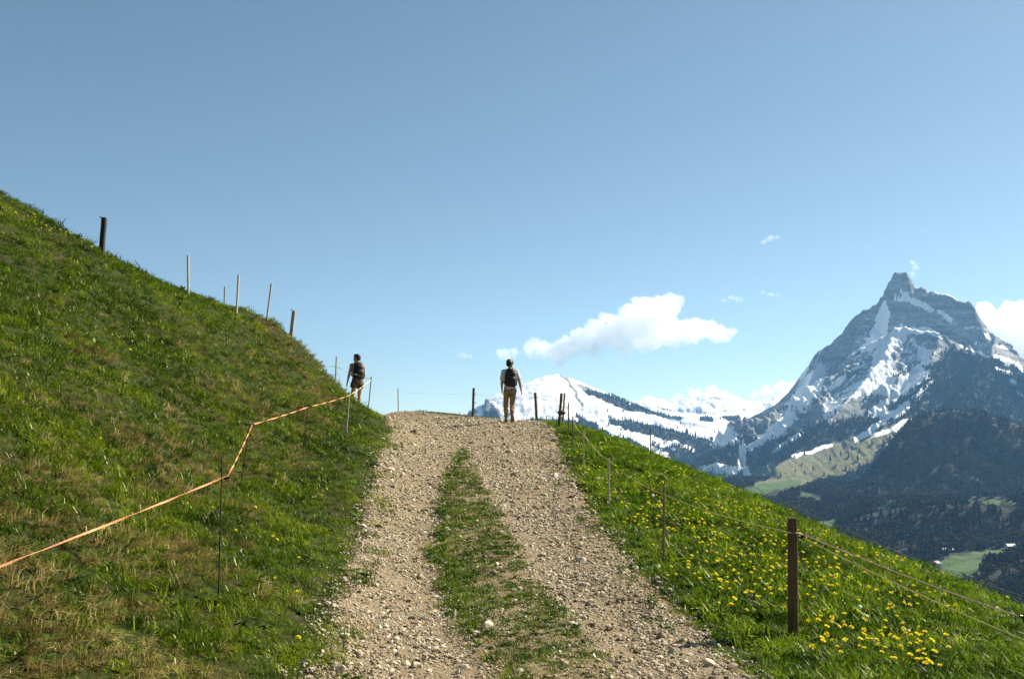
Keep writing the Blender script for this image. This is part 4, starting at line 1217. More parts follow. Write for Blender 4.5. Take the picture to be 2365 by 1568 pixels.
def post_data(top, w, d, bot=-.3, taper=.96, seed=0, round_=False):
    """squared or round post from below ground to top=(x,y,z), standing at the origin"""
    rr = random.Random(seed)
    n = 12 if round_ else 8
    prof = []
    if round_:
        prof = [(math.cos(6.28 * k / n) * w / 2 * rr.uniform(.94, 1.05), math.sin(6.28 * k / n) * d / 2 * rr.uniform(.94, 1.05)) for k in range(n)]
    else:
        b = .12
        for sx, sy, o in ((1, -1, 0), (1, 1, 1), (-1, 1, 0), (-1, -1, 1)):
            p = [(sx * w / 2, sy * d / 2 * (1 - 2 * b)), (sx * w / 2 * (1 - 2 * b), sy * d / 2)]
            prof += p if o == 0 else p[::-1]
        prof = [(w/2, -d/2*(1-2*b)), (w/2, d/2*(1-2*b)), (w/2*(1-2*b), d/2), (-w/2*(1-2*b), d/2), (-w/2, d/2*(1-2*b)), (-w/2, -d/2*(1-2*b)), (-w/2*(1-2*b), -d/2), (w/2*(1-2*b), -d/2)]
    T = Vector(top)
    lev = [bot, 0, .25, .5, .75, .955, 1.0]
    V, F = [], []
    for i, q in enumerate(lev):
        z = q if q < 0 else q * T.z
        f = max(q, 0)
        s = (1 - (1 - taper) * f) * (.86 if i == len(lev) - 1 else 1)
        ox = T.x * f + rr.uniform(-.03, .03) * w; oy = T.y * f + rr.uniform(-.03, .03) * d
        tl = rr.uniform(-.04, .04) * w if i == len(lev) - 1 else 0
        for (a, b_) in prof:
            V.append((ox + a * s, oy + b_ * s, z + tl * a / w))
    n = len(prof)
    for i in range(len(lev) - 1):
        for k in range(n):
            F.append((i * n + k, i * n + (k + 1) % n, (i + 1) * n + (k + 1) % n, (i + 1) * n + k))
    F.append(tuple((len(lev) - 1) * n + k for k in range(n)))
    return V, F

def insulator_data(c, dirn, L=.055, r=.016):
    """ribbed plastic insulator with a screw, pointing along dirn"""
    c = Vector(c); d = Vector(dirn).normalized()
    pts = [c, c + d * L * .35, c + d * L * .36, c + d * L * .5, c + d * L * .51, c + d * L * .62, c + d * L * .63, c + d * L * .78, c + d * L * .8, c + d * L]
    return tube_data(pts, [r * .35, r * .35, r, r, r * .6, r * .6, r * 1.05, r * 1.05, r * .6, r * .5], 10)

def fence_post(name, base, top, w, d, mat, label, cat, group, round_=False, ins=(), seed=0, sink=-.3):
    """base and top are world points; ins holds (height fraction, direction)"""
    bx, by, bz = base
    e = empty(name, (bx, by, bz))
    tag(e, label, cat, group)
    T = Vector(top) - Vector(base)
    sh = mesh_obj('shaft', *post_data(T, w, d, sink, .97, seed, round_), mat, e)
    for q, dr in ins:
        c = T * q + Vector(dr).normalized() * (w * .42)
        mesh_obj('insulator', *insulator_data(c, dr), M_BLACK, e)
    return e

def G(x, y): return (x, y, float(ground(x, y)))
def foot(p): return (p[0], p[1], float(ground(p[0], p[1])))

# left tape fence: thin stakes
S = [foot(p) for p in STAKE_BASE]
TP = [P(527,1098,6.95), P(583,980,12.25), P(711,940,15.98), P(807,913,20.95), P(857,877,26.95), P(777,847,28.85)]
GL = 'stakes of the tape fence on the left'
fence_post('fence_stake', S[0], P(513,1052,6.98), .011, .011, M_IRON, 'tall thin dark steel stake carrying the orange tape nearest the camera', 'stake', GL, True, [(.84, (1, -.1, .05))], 1)
fence_post('fence_stake', S[1], P(577,978,12.25), .013, .013, M_IRON, 'dark thin stake where the orange tape bends sharply down', 'stake', GL, True, [(.985, (1, -.1, 0)), (.985, (-1, .1, 0)), (.33, (.3, -1, 0))], 2)
fence_post('fence_stake', S[2], P(712,935,15.98), .013, .013, M_IRON, 'faint dark stake on the bank under the straight run of tape', 'stake', GL, True, [(.97, (1, -.2, 0)), (.97, (-1, .2, 0)), (.48, (.3, -1, 0))], 3)
fence_post('fence_stake', S[3], P(807,908,20.95), .030, .030, M_LATH, 'pale wooden stake on the bank just below the bare-armed hiker', 'stake', GL, True, (), 4)
fence_post('fence_stake', S[4], P(858,870,26.95), .032, .032, M_GREYST, 'grey leaning stake at the track edge right of the bare-armed hiker', 'stake', GL, True, [(.96, (-.2, -1, 0))], 5)
b6 = P(774,893,28.9); b6 = (b6[0], b6[1], float(ground(b6[0], b6[1])))
fence_post('fence_stake', b6, P(777,824,28.9), .036, .036, M_GREYST, 'grey stake on the skyline just left of the bare-armed hiker', 'stake', GL, True, (), 6)
x7, y7, z7 = P(920,948,36.2)
fence_post('fence_stake', G(x7, y7), P(919,896,36.2), .036, .036, M_GREYST, 'lone thin stake on the far edge of the track between the hikers', 'stake', GL, True, (), 7)

def ribbon_data(pts, w, seed=0, sag=.03, n=26, th=.0012):
    """woven tape strung between points, twisting on its way"""
    rr = random.Random(seed)
    V, F = [], []
    ph = rr.random() * 6
    k0 = 0
    for a, b in zip(pts[:-1], pts[1:]):
        a, b = Vector(a), Vector(b)
        L = (b - a).length
        t = (b - a).normalized()
        side = t.cross(Vector((0, 0, 1))).normalized(); up = side.cross(t)
        tw = L * rr.uniform(.9, 1.3)
        for i in range(n + 1):
            f = i / n
            p = a.lerp(b, f) - Vector((0, 0, sag * L * .1 * 4 * f * (1 - f)))
            an = ph + tw * f * 3.14 + .5 * math.sin(f * 9 + ph)
            dv = (up * math.cos(an) + side * math.sin(an)) * w / 2
            nn = (up * -math.sin(an) + side * math.cos(an)) * th
            V += [p + dv + nn, p - dv + nn, p - dv - nn, p + dv - nn]
        base = k0
        for i in range(n):
            o = base + 4 * i
            for q in range(4):
                F.append((o + q, o + (q + 1) % 4, o + 4 + (q + 1) % 4, o + 4 + q))
        ph += tw * 3.14
        k0 = len(V)
    return V, F
T0 = P(-330, 1432, 3.5)
tape = mesh_obj('fence_tape', *join_data(ribbon_data([T0, TP[0]], .011, 2), ribbon_data([TP[0], TP[1]], .011, 5), ribbon_data([TP[1], TP[2], TP[3]], .016, 8)), M_TAPE)
tag(tape, 'orange woven electric fence tape running up the left bank', 'fence tape')
tape2 = mesh_obj('fence_tape', *join_data(ribbon_data([TP[3], TP[4]], .016, 9), ribbon_data([TP[4], TP[5]], .016, 3), ribbon_data([TP[5], P(700, 838, 33)], .014, 4)), M_CORD)
tag(tape2, 'pale yellow tape passing in front of the bare-armed hiker', 'fence tape')
# loose end hanging at the skyline stake
lp = [Vector(TP[5]) + Vector(q) for q in ((0, -.03, 0), (.08, -.04, -.12), (.13, -.03, -.30), (.06, -.03, -.22), (.16, -.03, -.42), (.20, -.03, -.55))]
tag(mesh_obj('tape_end', *tube_data(lp, .004, 5), M_CORD), 'loose tangled end of pale tape hanging from the skyline stake', 'tape end')

# posts along the top of the left bank
GT = 'posts along the top of the left bank'
def top_post(px_, row_b, row_t, d, px_t, w, mat, label, ins=(), round_=False, name='fence_post', seed=0):
    b = P(px_, row_b, d)
    b = (b[0], b[1], float(ground(b[0], b[1])))
    fence_post(name, b, P(px_t, row_t, d), w, w, mat, label, 'post', GT, round_, ins, seed)
top_post(234, 592, 503, 20.7, 241, .098, M_DARKPOST, 'thick black weathered post on the skyline of the left bank', [(.985, (-1, -.15, .25))], seed=11)
top_post(435, 686, 590, 23.8, 434, .055, M_LATH, 'whitish lath on the skyline next to the thick black post', round_=True, name='fence_lath', seed=12)
top_post(518, 712, 662, 29.0, 519, .045, M_GREYST, 'short grey lath half hidden behind the skyline', round_=True, name='fence_lath', seed=13)
top_post(546, 724, 635, 25.8, 551, .055, M_LATH, 'whitish lath in the middle of the skyline row', round_=True, name='fence_lath', seed=14)
top_post(616, 742, 655, 27.3, 627, .055, M_LATH, 'leaning whitish lath left of the thick grey skyline post', round_=True, name='fence_lath', seed=15)
top_post(672, 778, 718, 28.1, 679, .10, M_GREYST, 'thick grey leaning post where the left skyline steepens', [(.99, (-1, -.15, .5))], seed=16)

# right fence
GR = 'posts of the fence on the right verge'
RB = [foot(p) for p in RPOST_BASE]
fence_post('fence_post', RB[0], P(1830,1196,7.8), .067, .067, M_POST, 'thick square brown wooden post in the right foreground meadow', 'post', GR, False, (), 21)
pe = P(1842, 1240, 7.76)
e0 = [o for o in COL.objects if o.name.startswith('fence_post') and o.get('label', '').startswith('thick square brown')][0]
ib = Vector(pe) - Vector(RB[0])
mesh_obj('insulator', *join_data(insulator_data(ib, (1, -.2, .0), .06, .02), tube_data([ib + Vector((.028, 0, -.0)), ib + Vector((.048, 0, .02)), ib + Vector((.06, 0, .0)), ib + Vector((.048, 0, -.02)), ib + Vector((.03, 0, 0))], .007, 6)), M_BLACK, e0)
zt = P(1832, 1229, 7.8)[2] - RB[0][2]
ring = [((.040 * a), (.040 * b), zt + .004 * c) for a, b, c in ((1, -1, 0), (1, 1, 1), (-1, 1, 1), (-1, -1, 0), (1, -1, -1))]
mesh_obj('cord_binding', *tube_data(ring, .0035, 6), M_ROPE, e0)
for i, (pt, w, mt, lab) in enumerate([
    ((1533,1117,10.4), .024, M_STAKE, 'brown thin stake in the meadow next up from the thick wooden post'),
    ((1406,1057,14.0), .027, M_LATH, 'pale thin stake third along the right fence with flowers at its foot'),
    ((1348,992,18.0), .027, M_LATH, 'pale thin stake at the track edge fourth along the right fence'),
    ((1323,962,21.5), .030, M_STAKE, 'brown thin stake fifth along the right fence near the bend'),
    ((1313,930,24.5), .032, M_STAKE, 'slim brown stake just below the paired posts at the bend')]):
    fence_post('fence_stake', RB[i + 1], P(*pt), w, w, mt, lab, 'stake', GR, False, (), 30 + i)
def post_at(px_, row_b, d, px_t, row_t, w, mat, label, ins=(), round_=True, seed=0):
    b = P(px_, row_b, d); b = (b[0], b[1], float(ground(b[0], b[1])))
    return fence_post('fence_post', b, P(px_t, row_t, d), w, w, mat, label, 'post', GR, round_, ins, seed)
pa = post_at(1291, 984, 26.6, 1297, 908, .075, M_POST, 'dark round post with a wire reel at the bend of the right fence', seed=41)
post_at(1299, 982, 27.3, 1304, 908, .055, M_STAKE, 'slimmer post leaning behind the dark round post at the bend', seed=42)
T_ = Vector(P(1294, 953, 26.5)) - pa.location
bm = bmesh.new(); bmesh.ops.create_icosphere(bm, subdivisions=3, radius=.085)
for v in bm.verts: v.co = Vector((v.co.x * 1.25, v.co.y, v.co.z * .8)) * (1 + .25 * mnoise.noise(v.co * 30)) + T_ + Vector((.03, -.04, 0))
bm_obj('wire_reel', bm, M_POST, pa)
post_at(1240, 972, 30.8, 1236, 907, .085, M_POST, 'round post with cross insulators right of the hiker in white shirt', [(.84, (1, -.1, .05)), (.84, (-1, -.1, .05))], seed=43)
post_at(1092, 962, 33.2, 1094, 896, .085, M_POST, 'round tan post with two insulators left of the hiker in white shirt', [(.78, (1, -.2, 0)), (.50, (1, -.2, 0))], seed=44)

# wires of the right fence
def sagged(pts, n=14, sag=.012):
    out = []
    for a, b in zip(pts[:-1], pts[1:]):
        a, b = Vector(a), Vector(b); L = (b - a).length
        for i in range(n):
            f = i / n
            out.append(a.lerp(b, f) - Vector((0, 0, sag * L * 4 * f * (1 - f))))
    out.append(Vector(pts[-1]))
    return out
w1 = [P(1303,925,26.6), P(1314,945,24.5), P(1324,975,21.45), P(1348,1003,17.95), P(1406,1063,13.95), P(1534,1142,10.37), P(1826,1229,7.75)]
tag(mesh_obj('fence_twine', *tube_data(sagged(w1), .0042, 5), M_CORD), 'yellow twine strung stake to stake along the right verge', 'fence twine')
w2 = [P(1856,1242,7.72), P(2365,1477,6.5), P(2700,1630,5.9)]
tag(mesh_obj('fence_twine', *tube_data(sagged(w2), .0046, 5), M_CORD), 'lower yellow twine running from the thick post out of the frame', 'fence twine')
w3 = [P(1838,1229,7.75), P(1856,1234,7.8), P(2365,1427,7.4), P(2700,1560,7.1)]
tag(mesh_obj('fence_rope', *tube_data(sagged(w3), .0055, 6), M_ROPE), 'brown rope from the thick post along the edge of the meadow', 'fence rope')
tag(mesh_obj('rope_insulator', *insulator_data(P(2355,1422,7.4), (1, 0, -.3), .09, .03), M_BLACK), 'black insulator holding the brown rope at the right frame edge', 'insulator')
# second fence lower on the slope
G2 = 'stakes of the lower fence behind the meadow crest'
tops2 = [P(1502,988,24.0), P(1829,1158,16.3), P(2150,1297,13.9)]
labs2 = ['slim stake standing behind the meadow crest against the snowy slopes', 'stake tip showing directly above the thick wooden post', 'small yellowish stake behind the meadow crest near the green valley field']
for i, (tp, lb) in enumerate(zip(tops2, labs2)):
    b = G(tp[0], tp[1])
    fence_post('fence_stake', b, tp, .030 if i == 0 else .018, .030 if i == 0 else .018, M_STAKE, lb, 'stake', G2, True, (), 50 + i)
wl2 = [P(1340,930,30), P(1502,998,23.95), P(1829,1166,16.25), P(2150,1305,13.85), P(2365,1376,12.6), P(2600,1450,11.6)]
tag(mesh_obj('fence_wire', *tube_data(sagged(wl2, 14, .006), .0040, 5), M_WIRE), 'thin wire of the lower fence crossing in front of the mountains', 'fence wire')
w4 = [P(857,890,26.9), P(919,905,36.1), P(1093,910,33.2), P(1237,920,30.8), P(1300,925,26.7)]
tag(mesh_obj('fence_wire', *tube_data(sagged(w4, 14, .006), .0022, 5), M_WIRE), 'faint wire strung along the far edge of the track behind the hikers', 'fence wire')

# ------------------------------------------------------------------ hikers
t = NT('skin'); nz = t.noise(25, 3)
t.principled(t.ramp(nz, [(.3, (.36, .20, .125)), (.7, (.44, .26, .165))]), .6, None, .3)
M_SKIN = t.m
M_HAIR = simple_mat('black_hair', (.012, .010, .009), .6, 60, .4, .5)
M_WHITE = simple_mat('white_cotton', (.56, .56, .57), .9, 12, .06, .15)
M_KHAKI = simple_mat('khaki_cloth', (.20, .145, .085), .9, 14, .15, .25)
M_SHORTS = simple_mat('brown_shorts_cloth', (.11, .072, .055), .9, 14, .2, .25)
M_SHOE = simple_mat('brown_leather', (.10, .058, .03), .7, 30, .25, .2)
M_SOLE = simple_mat('rubber_sole', (.16, .12, .085), .8, 30, .2)
M_PACK = simple_mat('black_nylon', (.010, .010, .012), .55, 30, .4, .3)
M_SOCK = simple_mat('sock_knit', (.55, .54, .52), .9, 40, .1)

def cone_bm(bm, p0, p1, r0, r1, flat=False, n=14):
    p0, p1 = Vector(p0), Vector(p1)
    d = p1 - p0; L = d.length
    q = d.to_track_quat('Z', 'Y').to_matrix().to_4x4()
    bmesh.ops.create_cone(bm, cap_ends=True, segments=n, radius1=r0, radius2=r1, depth=L, matrix=Matrix.Translation((p0 + p1) / 2) @ q)
    if not flat:
        for p, r in ((p0, r0), (p1, r1)):
            bmesh.ops.create_icosphere(bm, subdivisions=2, radius=r, matrix=Matrix.Translation(p))

def ell_bm(bm, c, r, rot=(0, 0, 0)):
    m = Matrix.Translation(Vector(c)) @ Euler(rot).to_matrix().to_4x4() @ Matrix.Diagonal((*r, 1))
    bmesh.ops.create_icosphere(bm, subdivisions=3, radius=1.0, matrix=m)

def loft_bm(bm, rings, n=20):
    """closed skin through elliptical rings (centre, rx, ry)"""
    vs = []
    for c, rx, ry in rings:
        vs.append([bm.verts.new((c[0] + rx * math.cos(6.2832 * k / n), c[1] + ry * math.sin(6.2832 * k / n), c[2])) for k in range(n)])
    for a, b in zip(vs[:-1], vs[1:]):
        for k in range(n):
            bm.faces.new((a[k], a[(k + 1) % n], b[(k + 1) % n], b[k]))
    bm.faces.new(vs[0][::-1]); bm.faces.new(vs[-1])

def solid(name, bm, mat, parent, voxel=.009, smooth_it=3, wrinkle=0.0, seed=0):
    bmesh.ops.recalc_face_normals(bm, faces=bm.faces)
    tmp = bm_obj('tmp_solid', bm)
    md = tmp.modifiers.new('r', 'REMESH'); md.mode = 'VOXEL'; md.voxel_size = voxel
    if smooth_it:
        sm = tmp.modifiers.new('s', 'SMOOTH'); sm.factor = .5; sm.iterations = smooth_it
    me = evaluated(tmp)
    bpy.data.objects.remove(tmp)
    if wrinkle:
        n = len(me.vertices)
        co = np.empty(n * 3, np.float32); me.vertices.foreach_get('co', co); co = co.reshape(-1, 3)
        no = np.empty(n * 3, np.float32); me.vertices.foreach_get('normal', no); no = no.reshape(-1, 3)
        d = np.array([mnoise.fractal(Vector((p[0] * 9, p[1] * 9, p[2] * 16)) + Vector((seed, 0, 0)), .8, 2, 3) for p in co]) * wrinkle
        me.vertices.foreach_set('co', (co + no * d[:, None]).astype(np.float32).ravel()); me.update()
    me.materials.clear(); me.materials.append(mat)
    me.polygons.foreach_set('use_smooth', np.ones(len(me.polygons), dtype=bool))
    o = bpy.data.objects.new(name, me); COL.objects.link(o); o.parent = parent
    return o

def hand_bm(bm, wrist, fwd, palm_n, side, s=1.0):
    """palm, four fingers of unequal length with a bend, thumb from the side; side = direction of the thumb"""
    w = Vector(wrist); f = Vector(fwd).normalized(); pn = Vector(palm_n); pn = (pn - f * pn.dot(f)).normalized(); th = Vector(side); th = (th - f * th.dot(f)); th = (th - pn * th.dot(pn)).normalized()
    for k in (-1, 0, 1):
        cone_bm(bm, w + f * .01 + th * .012 * k, w + f * .085 + th * .022 * k, .017, .016)
    for k, (l, o) in enumerate(((.072, .030), (.080, .010), (.074, -.010), (.058, -.030))):
        b = w + f * .085 + th * o
        m1 = b + (f * .92 + pn * .30).normalized() * l * .5
        m2 = m1 + (f * .60 + pn * .75).normalized() * l * .45
        cone_bm(bm, b, m1, .0095, .009, n=8); cone_bm(bm, m1, m2, .009, .0078, n=8)
    b = w + f * .03 + th * .024
    m1 = b + (f * .6 + th * .75 + pn * .2).normalized() * .042
    m2 = m1 + (f * .95 + th * .15 + pn * .35).normalized() * .034
    cone_bm(bm, b, m1, .0125, .011, n=8); cone_bm(bm, m1, m2, .011, .009, n=8)

HEAD_K = 1.13
def head_ell(bm, c, r, er): ell_bm(bm, c, tuple(x * HEAD_K for x in r), er)

def head_parts(J, turn, tilt, bmb, parent_fn):
    """head on the neck, turned by `turn` about z (0 = looking along +y)"""
    c = Vector(J['head'])
    Rm = Matrix.Rotation(turn, 3, 'Z') @ Matrix.Rotation(tilt, 3, 'X')
    def q(v): return c + Rm @ (Vector(v) * HEAD_K)
    er = (0, 0, turn)
    head_ell(bmb, q((0, -.008, .025)), (.077, .096, .098), er)
    head_ell(bmb, q((0, .022, -.045)), (.060, .070, .075), er)
    cone_bm(bmb, q((0, .085, .012)), q((0, .112, -.024)), .010, .016)       # nose
    head_ell(bmb, q((0, .082, -.062)), (.026, .014, .010), er)                # lips
    head_ell(bmb, q((0, .070, -.098)), (.030, .026, .020), er)                # chin
    for s_ in (-1, 1):
        head_ell(bmb, q((s_ * .079, -.004, -.005)), (.012, .021, .033), er)   # ears
        head_ell(bmb, q((s_ * .030, .078, .030)), (.022, .012, .008), er)     # brow
    return q, er

def hiker(loc, rz, J, turn, kind, label, hair_label=None):
    root = empty('person', loc, rz)
    tag(root, label, 'person')
    bm = bmesh.new()
    V_ = {k: Vector(v) for k, v in J.items()}
    # trunk and neck
    pc, ch, nk = V_['pelvis'], V_['chest'], V_['neck']
    loft_bm(bm, [((pc.x, pc.y, pc.z - .10), .10, .08), ((pc.x, pc.y, pc.z - .03), .158, .108), ((pc.x, pc.y, pc.z + .06), .152, .105), ((pc.x * .6 + ch.x * .4, pc.y * .6 + ch.y * .4, pc.z + .19), .135, .095),
                 ((ch.x, ch.y, ch.z - .06), .158, .108), ((ch.x, ch.y, ch.z + .06), .168, .112), ((ch.x, ch.y, ch.z + .14), .150, .09), ((nk.x, nk.y, nk.z - .03), .075, .065), ((nk.x, nk.y, nk.z), .058, .058)])
    cone_bm(bm, nk - Vector((0, 0, .06)), V_['head'] + Vector((0, 0, -.03)), .060, .052)
    for s_ in ('L', 'R'):
        cone_bm(bm, nk + Vector((0, 0, -.045)), V_['sho' + s_] + Vector((0, 0, .02)), .062, .050)
        cone_bm(bm, V_['sho' + s_], V_['elb' + s_], .054, .040); cone_bm(bm, V_['elb' + s_], V_['wri' + s_], .041, .026)
        ell_bm(bm, V_['sho' + s_] + Vector((0, 0, .005)), (.064, .060, .062))
        cone_bm(bm, V_['elb' + s_].lerp(V_['wri' + s_], .12), V_['elb' + s_].lerp(V_['wri' + s_], .45), .044, .038)
        f = (V_['wri' + s_] - V_['elb' + s_]).normalized()
        inw = 1 if s_ == 'L' else -1
        hand_bm(bm, V_['wri' + s_], f, (inw, .15, 0), (0, 1, 0))
        cone_bm(bm, V_['hip' + s_], V_['kne' + s_], .086, .058); cone_bm(bm, V_['kne' + s_], V_['ank' + s_], .056, .038)
        kn, an = V_['kne' + s_], V_['ank' + s_]
        cone_bm(bm, kn.lerp(an, .15) + Vector((0, -.016, 0)), kn.lerp(an, .48) + Vector((0, -.018, 0)), .050, .046)
        cone_bm(bm, an, V_['toe' + s_], .036, .030)
    q, er = head_parts(J, turn, R(-2), bm, None)
    solid('body', bm, M_SKIN, root, .0085, 3)
    # hair: cap over crown and back, short fringe
    bm = bmesh.new()
    head_ell(bm, q((0, -.018, .040)), (.082, .095, .090), er)
    head_ell(bm, q((0, -.052, .008)), (.076, .062, .078), er)
    head_ell(bm, q((0, .045, .095)), (.058, .046, .030), er)
    for s_ in (-1, 1):
        head_ell(bm, q((s_ * .070, .012, .040)), (.018, .036, .050), er)
    solid('hair', bm, M_HAIR, root, .007, 1, .011, 4)
    # eyes
    for s_ in (-1, 1):
        bm = bmesh.new(); head_ell(bm, q((s_ * .030, .082, .008)), (.010, .008, .006), er)
        bm_obj('eye', bm, M_HAIR, root, True)
    # shoes
    for s_ in ('L', 'R'):
        an, to = V_['ank' + s_], V_['toe' + s_]
        d = (to - an); dn = d.normalized()
        heel = an - Vector((dn.x, dn.y, 0)).normalized() * .045 + Vector((0, 0, -.045)) if kind == 'flat' + s_ else an - dn * .0 + (Vector((0, 0, -1)) - dn * (-dn.z)).normalized() * .05
        heel = an + V_['sole' + s_] * .055 - V_['fdir' + s_] * .05
        toe = an + V_['sole' + s_] * .060 + V_['fdir' + s_] * .165
        bm = bmesh.new()
        cone_bm(bm, heel + V_['sole' + s_] * -.012, toe + V_['sole' + s_] * .0, .044, .036)
        cone_bm(bm, an + V_['sole' + s_] * -.03, an + V_['sole' + s_] * .05, .046, .050)
        cone_bm(bm, an + V_['sole' + s_] * .01, toe, .048, .030)
        sh = solid('shoe', bm, M_SHOE, root, .009, 3)
        bm = bmesh.new()
        ce = (heel + toe) / 2 + V_['sole' + s_] * .030
        z_ = -V_['sole' + s_]; y_ = V_['fdir' + s_]; x_ = y_.cross(z_).normalized()
        mt = Matrix((x_, y_, z_)).transposed().to_4x4()
        bmesh.ops.create_cone(bm, cap_ends=True, segments=20, radius1=1, radius2=.96, depth=1, matrix=Matrix.Translation(ce) @ mt @ Matrix.Diagonal((.052, .155, .026, 1)))
        bm_obj('sole', bm, M_SOLE, sh)
    return root, V_, q, er

def backpack(root_loc, rz, V_, label, loop=False, sc=1.0):
    """black daypack on the back, with straps over the shoulders"""
    e = empty('backpack', root_loc, rz)
    tag(e, label, 'backpack')
    ch = V_['chest'] + Vector((0, 0, -.035))
    y0 = ch.y - .115
    bm = bmesh.new()
    loft_bm(bm, [((ch.x, y0 - .10, ch.z - .30), .13, .08), ((ch.x, y0 - .11, ch.z - .275), .168, .115), ((ch.x, y0 - .115, ch.z - .12), .186, .13), ((ch.x, y0 - .105, ch.z + .06), .175, .115), ((ch.x, y0 - .09, ch.z + .16), .142, .09), ((ch.x, y0 - .075, ch.z + .205), .105, .06), ((ch.x, y0 - .07, ch.z + .215), .05, .03)])
    pk = solid('pack_body', bm, M_PACK, e, .012, 4, .010, 2)
    bm = bmesh.new()
    loft_bm(bm, [((ch.x, y0 - .20, ch.z - .25), .09, .03), ((ch.x, y0 - .215, ch.z - .22), .115, .05), ((ch.x, y0 - .215, ch.z - .08), .112, .05), ((ch.x, y0 - .20, ch.z - .03), .09, .03)])
    solid('front_pocket', bm, M_PACK, e, .012, 2)
    for s_ in (-1, 1):
        pts = [(ch.x + s_ * .075, y0 - .03, ch.z + .15), (ch.x + s_ * .095, y0 + .05, ch.z + .185), (ch.x + s_ * .105, ch.y + .02, ch.z + .165), (ch.x + s_ * .115, ch.y + .125, ch.z + .06), (ch.x + s_ * .125, ch.y + .135, ch.z - .07), (ch.x + s_ * .168, ch.y + .05, ch.z - .17), (ch.x + s_ * .165, y0 + .0, ch.z - .22)]
        bm = bmesh.new()
        for a, b in zip(pts[:-1], pts[1:]): cone_bm(bm, a, b, .022, .022, n=8)
        solid('shoulder_strap', bm, M_PACK, e, .010, 2)
    hl = [(ch.x - .05, y0 - .06, ch.z + .19), (ch.x - .04, y0 - .06, ch.z + .25 + .02 * loop), (ch.x + .0, y0 - .06, ch.z + .265 + .02 * loop), (ch.x + .04, y0 - .06, ch.z + .25 + .02 * loop), (ch.x + .05, y0 - .06, ch.z + .19)]
    mesh_obj('carry_handle', *tube_data(hl, .008, 8), M_PACK, e, True)
    return e

# -- hiker in white shirt and khaki trousers
base1 = P(1178, 973, 28.2)
gz = float(ground(base1[0], base1[1])) + .02
JA = dict(pelvis=(0, 0, .95), chest=(0, .02, 1.33), neck=(0, .03, 1.50), head=(.005, .05, 1.645),
          shoL=(-.190, .02, 1.42), elbL=(-.235, .0, 1.13), wriL=(-.215, .12, .90),
          shoR=(.190, .02, 1.42), elbR=(.262, -.05, 1.15), wriR=(.320, .02, .90),
          hipL=(-.092, .0, .90), kneL=(-.085, .22, .53), ankL=(-.06, .34, .10), toeL=(-.060, .48, .045),
          hipR=(.092, .0, .90), kneR=(.062, .02, .47), ankR=(.025, -.27, .165), toeR=(.028, -.16, .05),
          soleL=(0, 0, -1), fdirL=(0, 1, 0), soleR=(0, -.77, -.64), fdirR=(0, .64, -.77))
rz1 = R(8)
man, V1, q1, er1 = hiker((base1[0], base1[1], gz), rz1, JA, R(-42), 'A', 'hiker in white t-shirt and khaki trousers walking up the track, head turned right')
bm = bmesh.new()
c = V1['chest']
loft_bm(bm, [((0, .0, .90), .162, .118), ((0, .0, .93), .170, .125), ((0, .005, 1.10), .162, .122), ((c.x, c.y, c.z), .188, .130), ((c.x, c.y, c.z + .09), .190, .122), ((c.x, c.y, c.z + .145), .150, .095), ((c.x, c.y + .01, c.z + .185), .085, .075)])
for s_ in ('L', 'R'):
    a, b = V1['sho' + s_], V1['elb' + s_]
    cone_bm(bm, a, a.lerp(b, .80), .068, .074, True)
    ell_bm(bm, a, (.072, .070, .068))
solid('t_shirt', bm, M_WHITE, man, .010, 3, .012, 7)
bm = bmesh.new()
loft_bm(bm, [((0, 0, .80), .17, .13), ((0, 0, .90), .180, .128), ((0, 0, 1.0), .168, .120)])
for s_ in ('L', 'R'):
    hp, kn, an = V1['hip' + s_], V1['kne' + s_], V1['ank' + s_]
    cone_bm(bm, hp, kn, .098, .076); cone_bm(bm, kn, kn.lerp(an, .88), .075, .060, True)
solid('trousers', bm, M_KHAKI, man, .010, 3, .016, 9)
backpack((base1[0], base1[1], gz), rz1, V1, 'black backpack worn by the hiker in the white t-shirt')

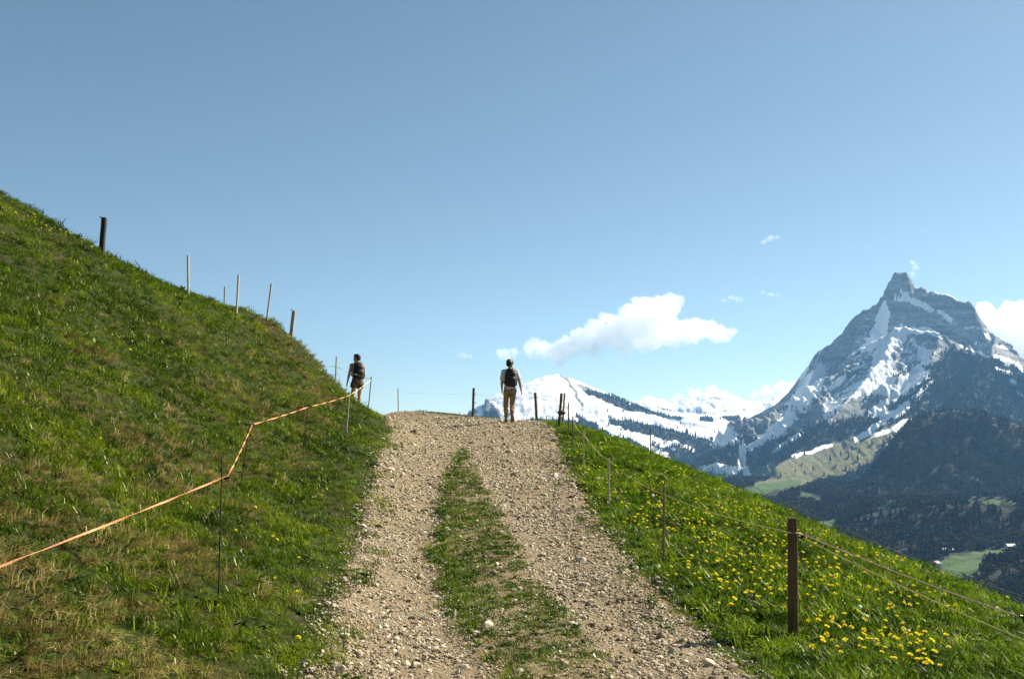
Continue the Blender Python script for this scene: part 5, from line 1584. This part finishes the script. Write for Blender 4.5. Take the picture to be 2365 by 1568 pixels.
# -- bare-armed hiker in shorts
base2 = P(824, 953, 30.6)
gz2 = float(ground(base2[0], base2[1])) + .01
JB = dict(pelvis=(0, 0, .93), chest=(0, .05, 1.30), neck=(0, .07, 1.47), head=(0, .10, 1.615),
          shoL=(-.178, .05, 1.39), elbL=(-.262, -.02, 1.12), wriL=(-.300, .05, .865),
          shoR=(.178, .05, 1.39), elbR=(.235, .06, 1.11), wriR=(.20, .24, .93),
          hipL=(-.092, .0, .88), kneL=(-.125, .04, .50), ankL=(-.16, -.24, .19), toeL=(-.16, -.13, .06),
          hipR=(.092, .0, .88), kneR=(.110, .15, .50), ankR=(.10, .16, .10), toeR=(.10, .30, .045),
          soleL=(0, -.72, -.69), fdirL=(0, .69, -.72), soleR=(0, 0, -1), fdirR=(0, 1, 0))
rz2 = R(24)
man2, V2, q2, er2 = hiker((base2[0], base2[1], gz2), rz2, JB, R(38), 'B', 'bare-armed hiker in white tank top and short brown shorts stepping behind the bank')
bm = bmesh.new()
c = V2['chest']
loft_bm(bm, [((0, .0, .92), .168, .120), ((0, .01, 1.05), .158, .115), ((c.x, c.y - .01, c.z - .08), .170, .120), ((c.x, c.y, c.z + .03), .168, .122), ((c.x, c.y, c.z + .08), .135, .112), ((c.x, c.y, c.z + .15), .118, .092), ((c.x, c.y, c.z + .165), .10, .085)])
solid('tank_top', bm, M_WHITE, man2, .010, 2, .010, 3)
bm = bmesh.new()
loft_bm(bm, [((0, 0, .80), .165, .13), ((0, 0, .88), .178, .132), ((0, 0, .99), .165, .118)])
for s_ in ('L', 'R'):
    hp, kn = V2['hip' + s_], V2['kne' + s_]
    cone_bm(bm, hp, hp.lerp(kn, .46), .108, .112, True)
solid('shorts', bm, M_SHORTS, man2, .010, 2, .012, 5)
backpack((base2[0], base2[1], gz2), rz2, V2, 'black backpack with carry loop worn by the bare-armed hiker', True)

# ------------------------------------------------------------------ names of the setting
for nm, lab, cat in (('ground', 'steep grassy hill that carries the track and the meadow', 'hill'), ('path', 'pale gravel farm track with a grassy middle leading over the crest', 'track'),
                     ('rocky_mountain', 'steep rocky peak with a blunt summit knob and snow streaks', 'mountain'), ('snowy_mountain', 'white snow covered mountain and pass behind the crest of the track', 'mountain'),
                     ('valley', 'deep wooded valley with a dark foothill and green fields', 'valley'), ('haze', None, 'haze'), ('grass', None, 'grass'), ('dry_grass', None, 'dry grass'), ('weeds', None, 'weeds'),
                     ('meadow_grass', None, 'grass'), ('track_grass', None, 'grass'), ('far_dandelions', None, 'flowers'), ('broadleaf_wood', None, 'wood'), ('spruce_forest', 'dark spruce forest on the flanks of the rocky peak', 'forest'),
                     ('spruce_forest.001', 'dark spruce forest in bands across the snowy mountain', 'forest'), ('spruce_forest.002', 'dark spruces mixed into the wooded valley and foothill', 'forest')):
    o = bpy.data.objects[nm]
    if lab: o['label'] = lab
    o['category'] = cat
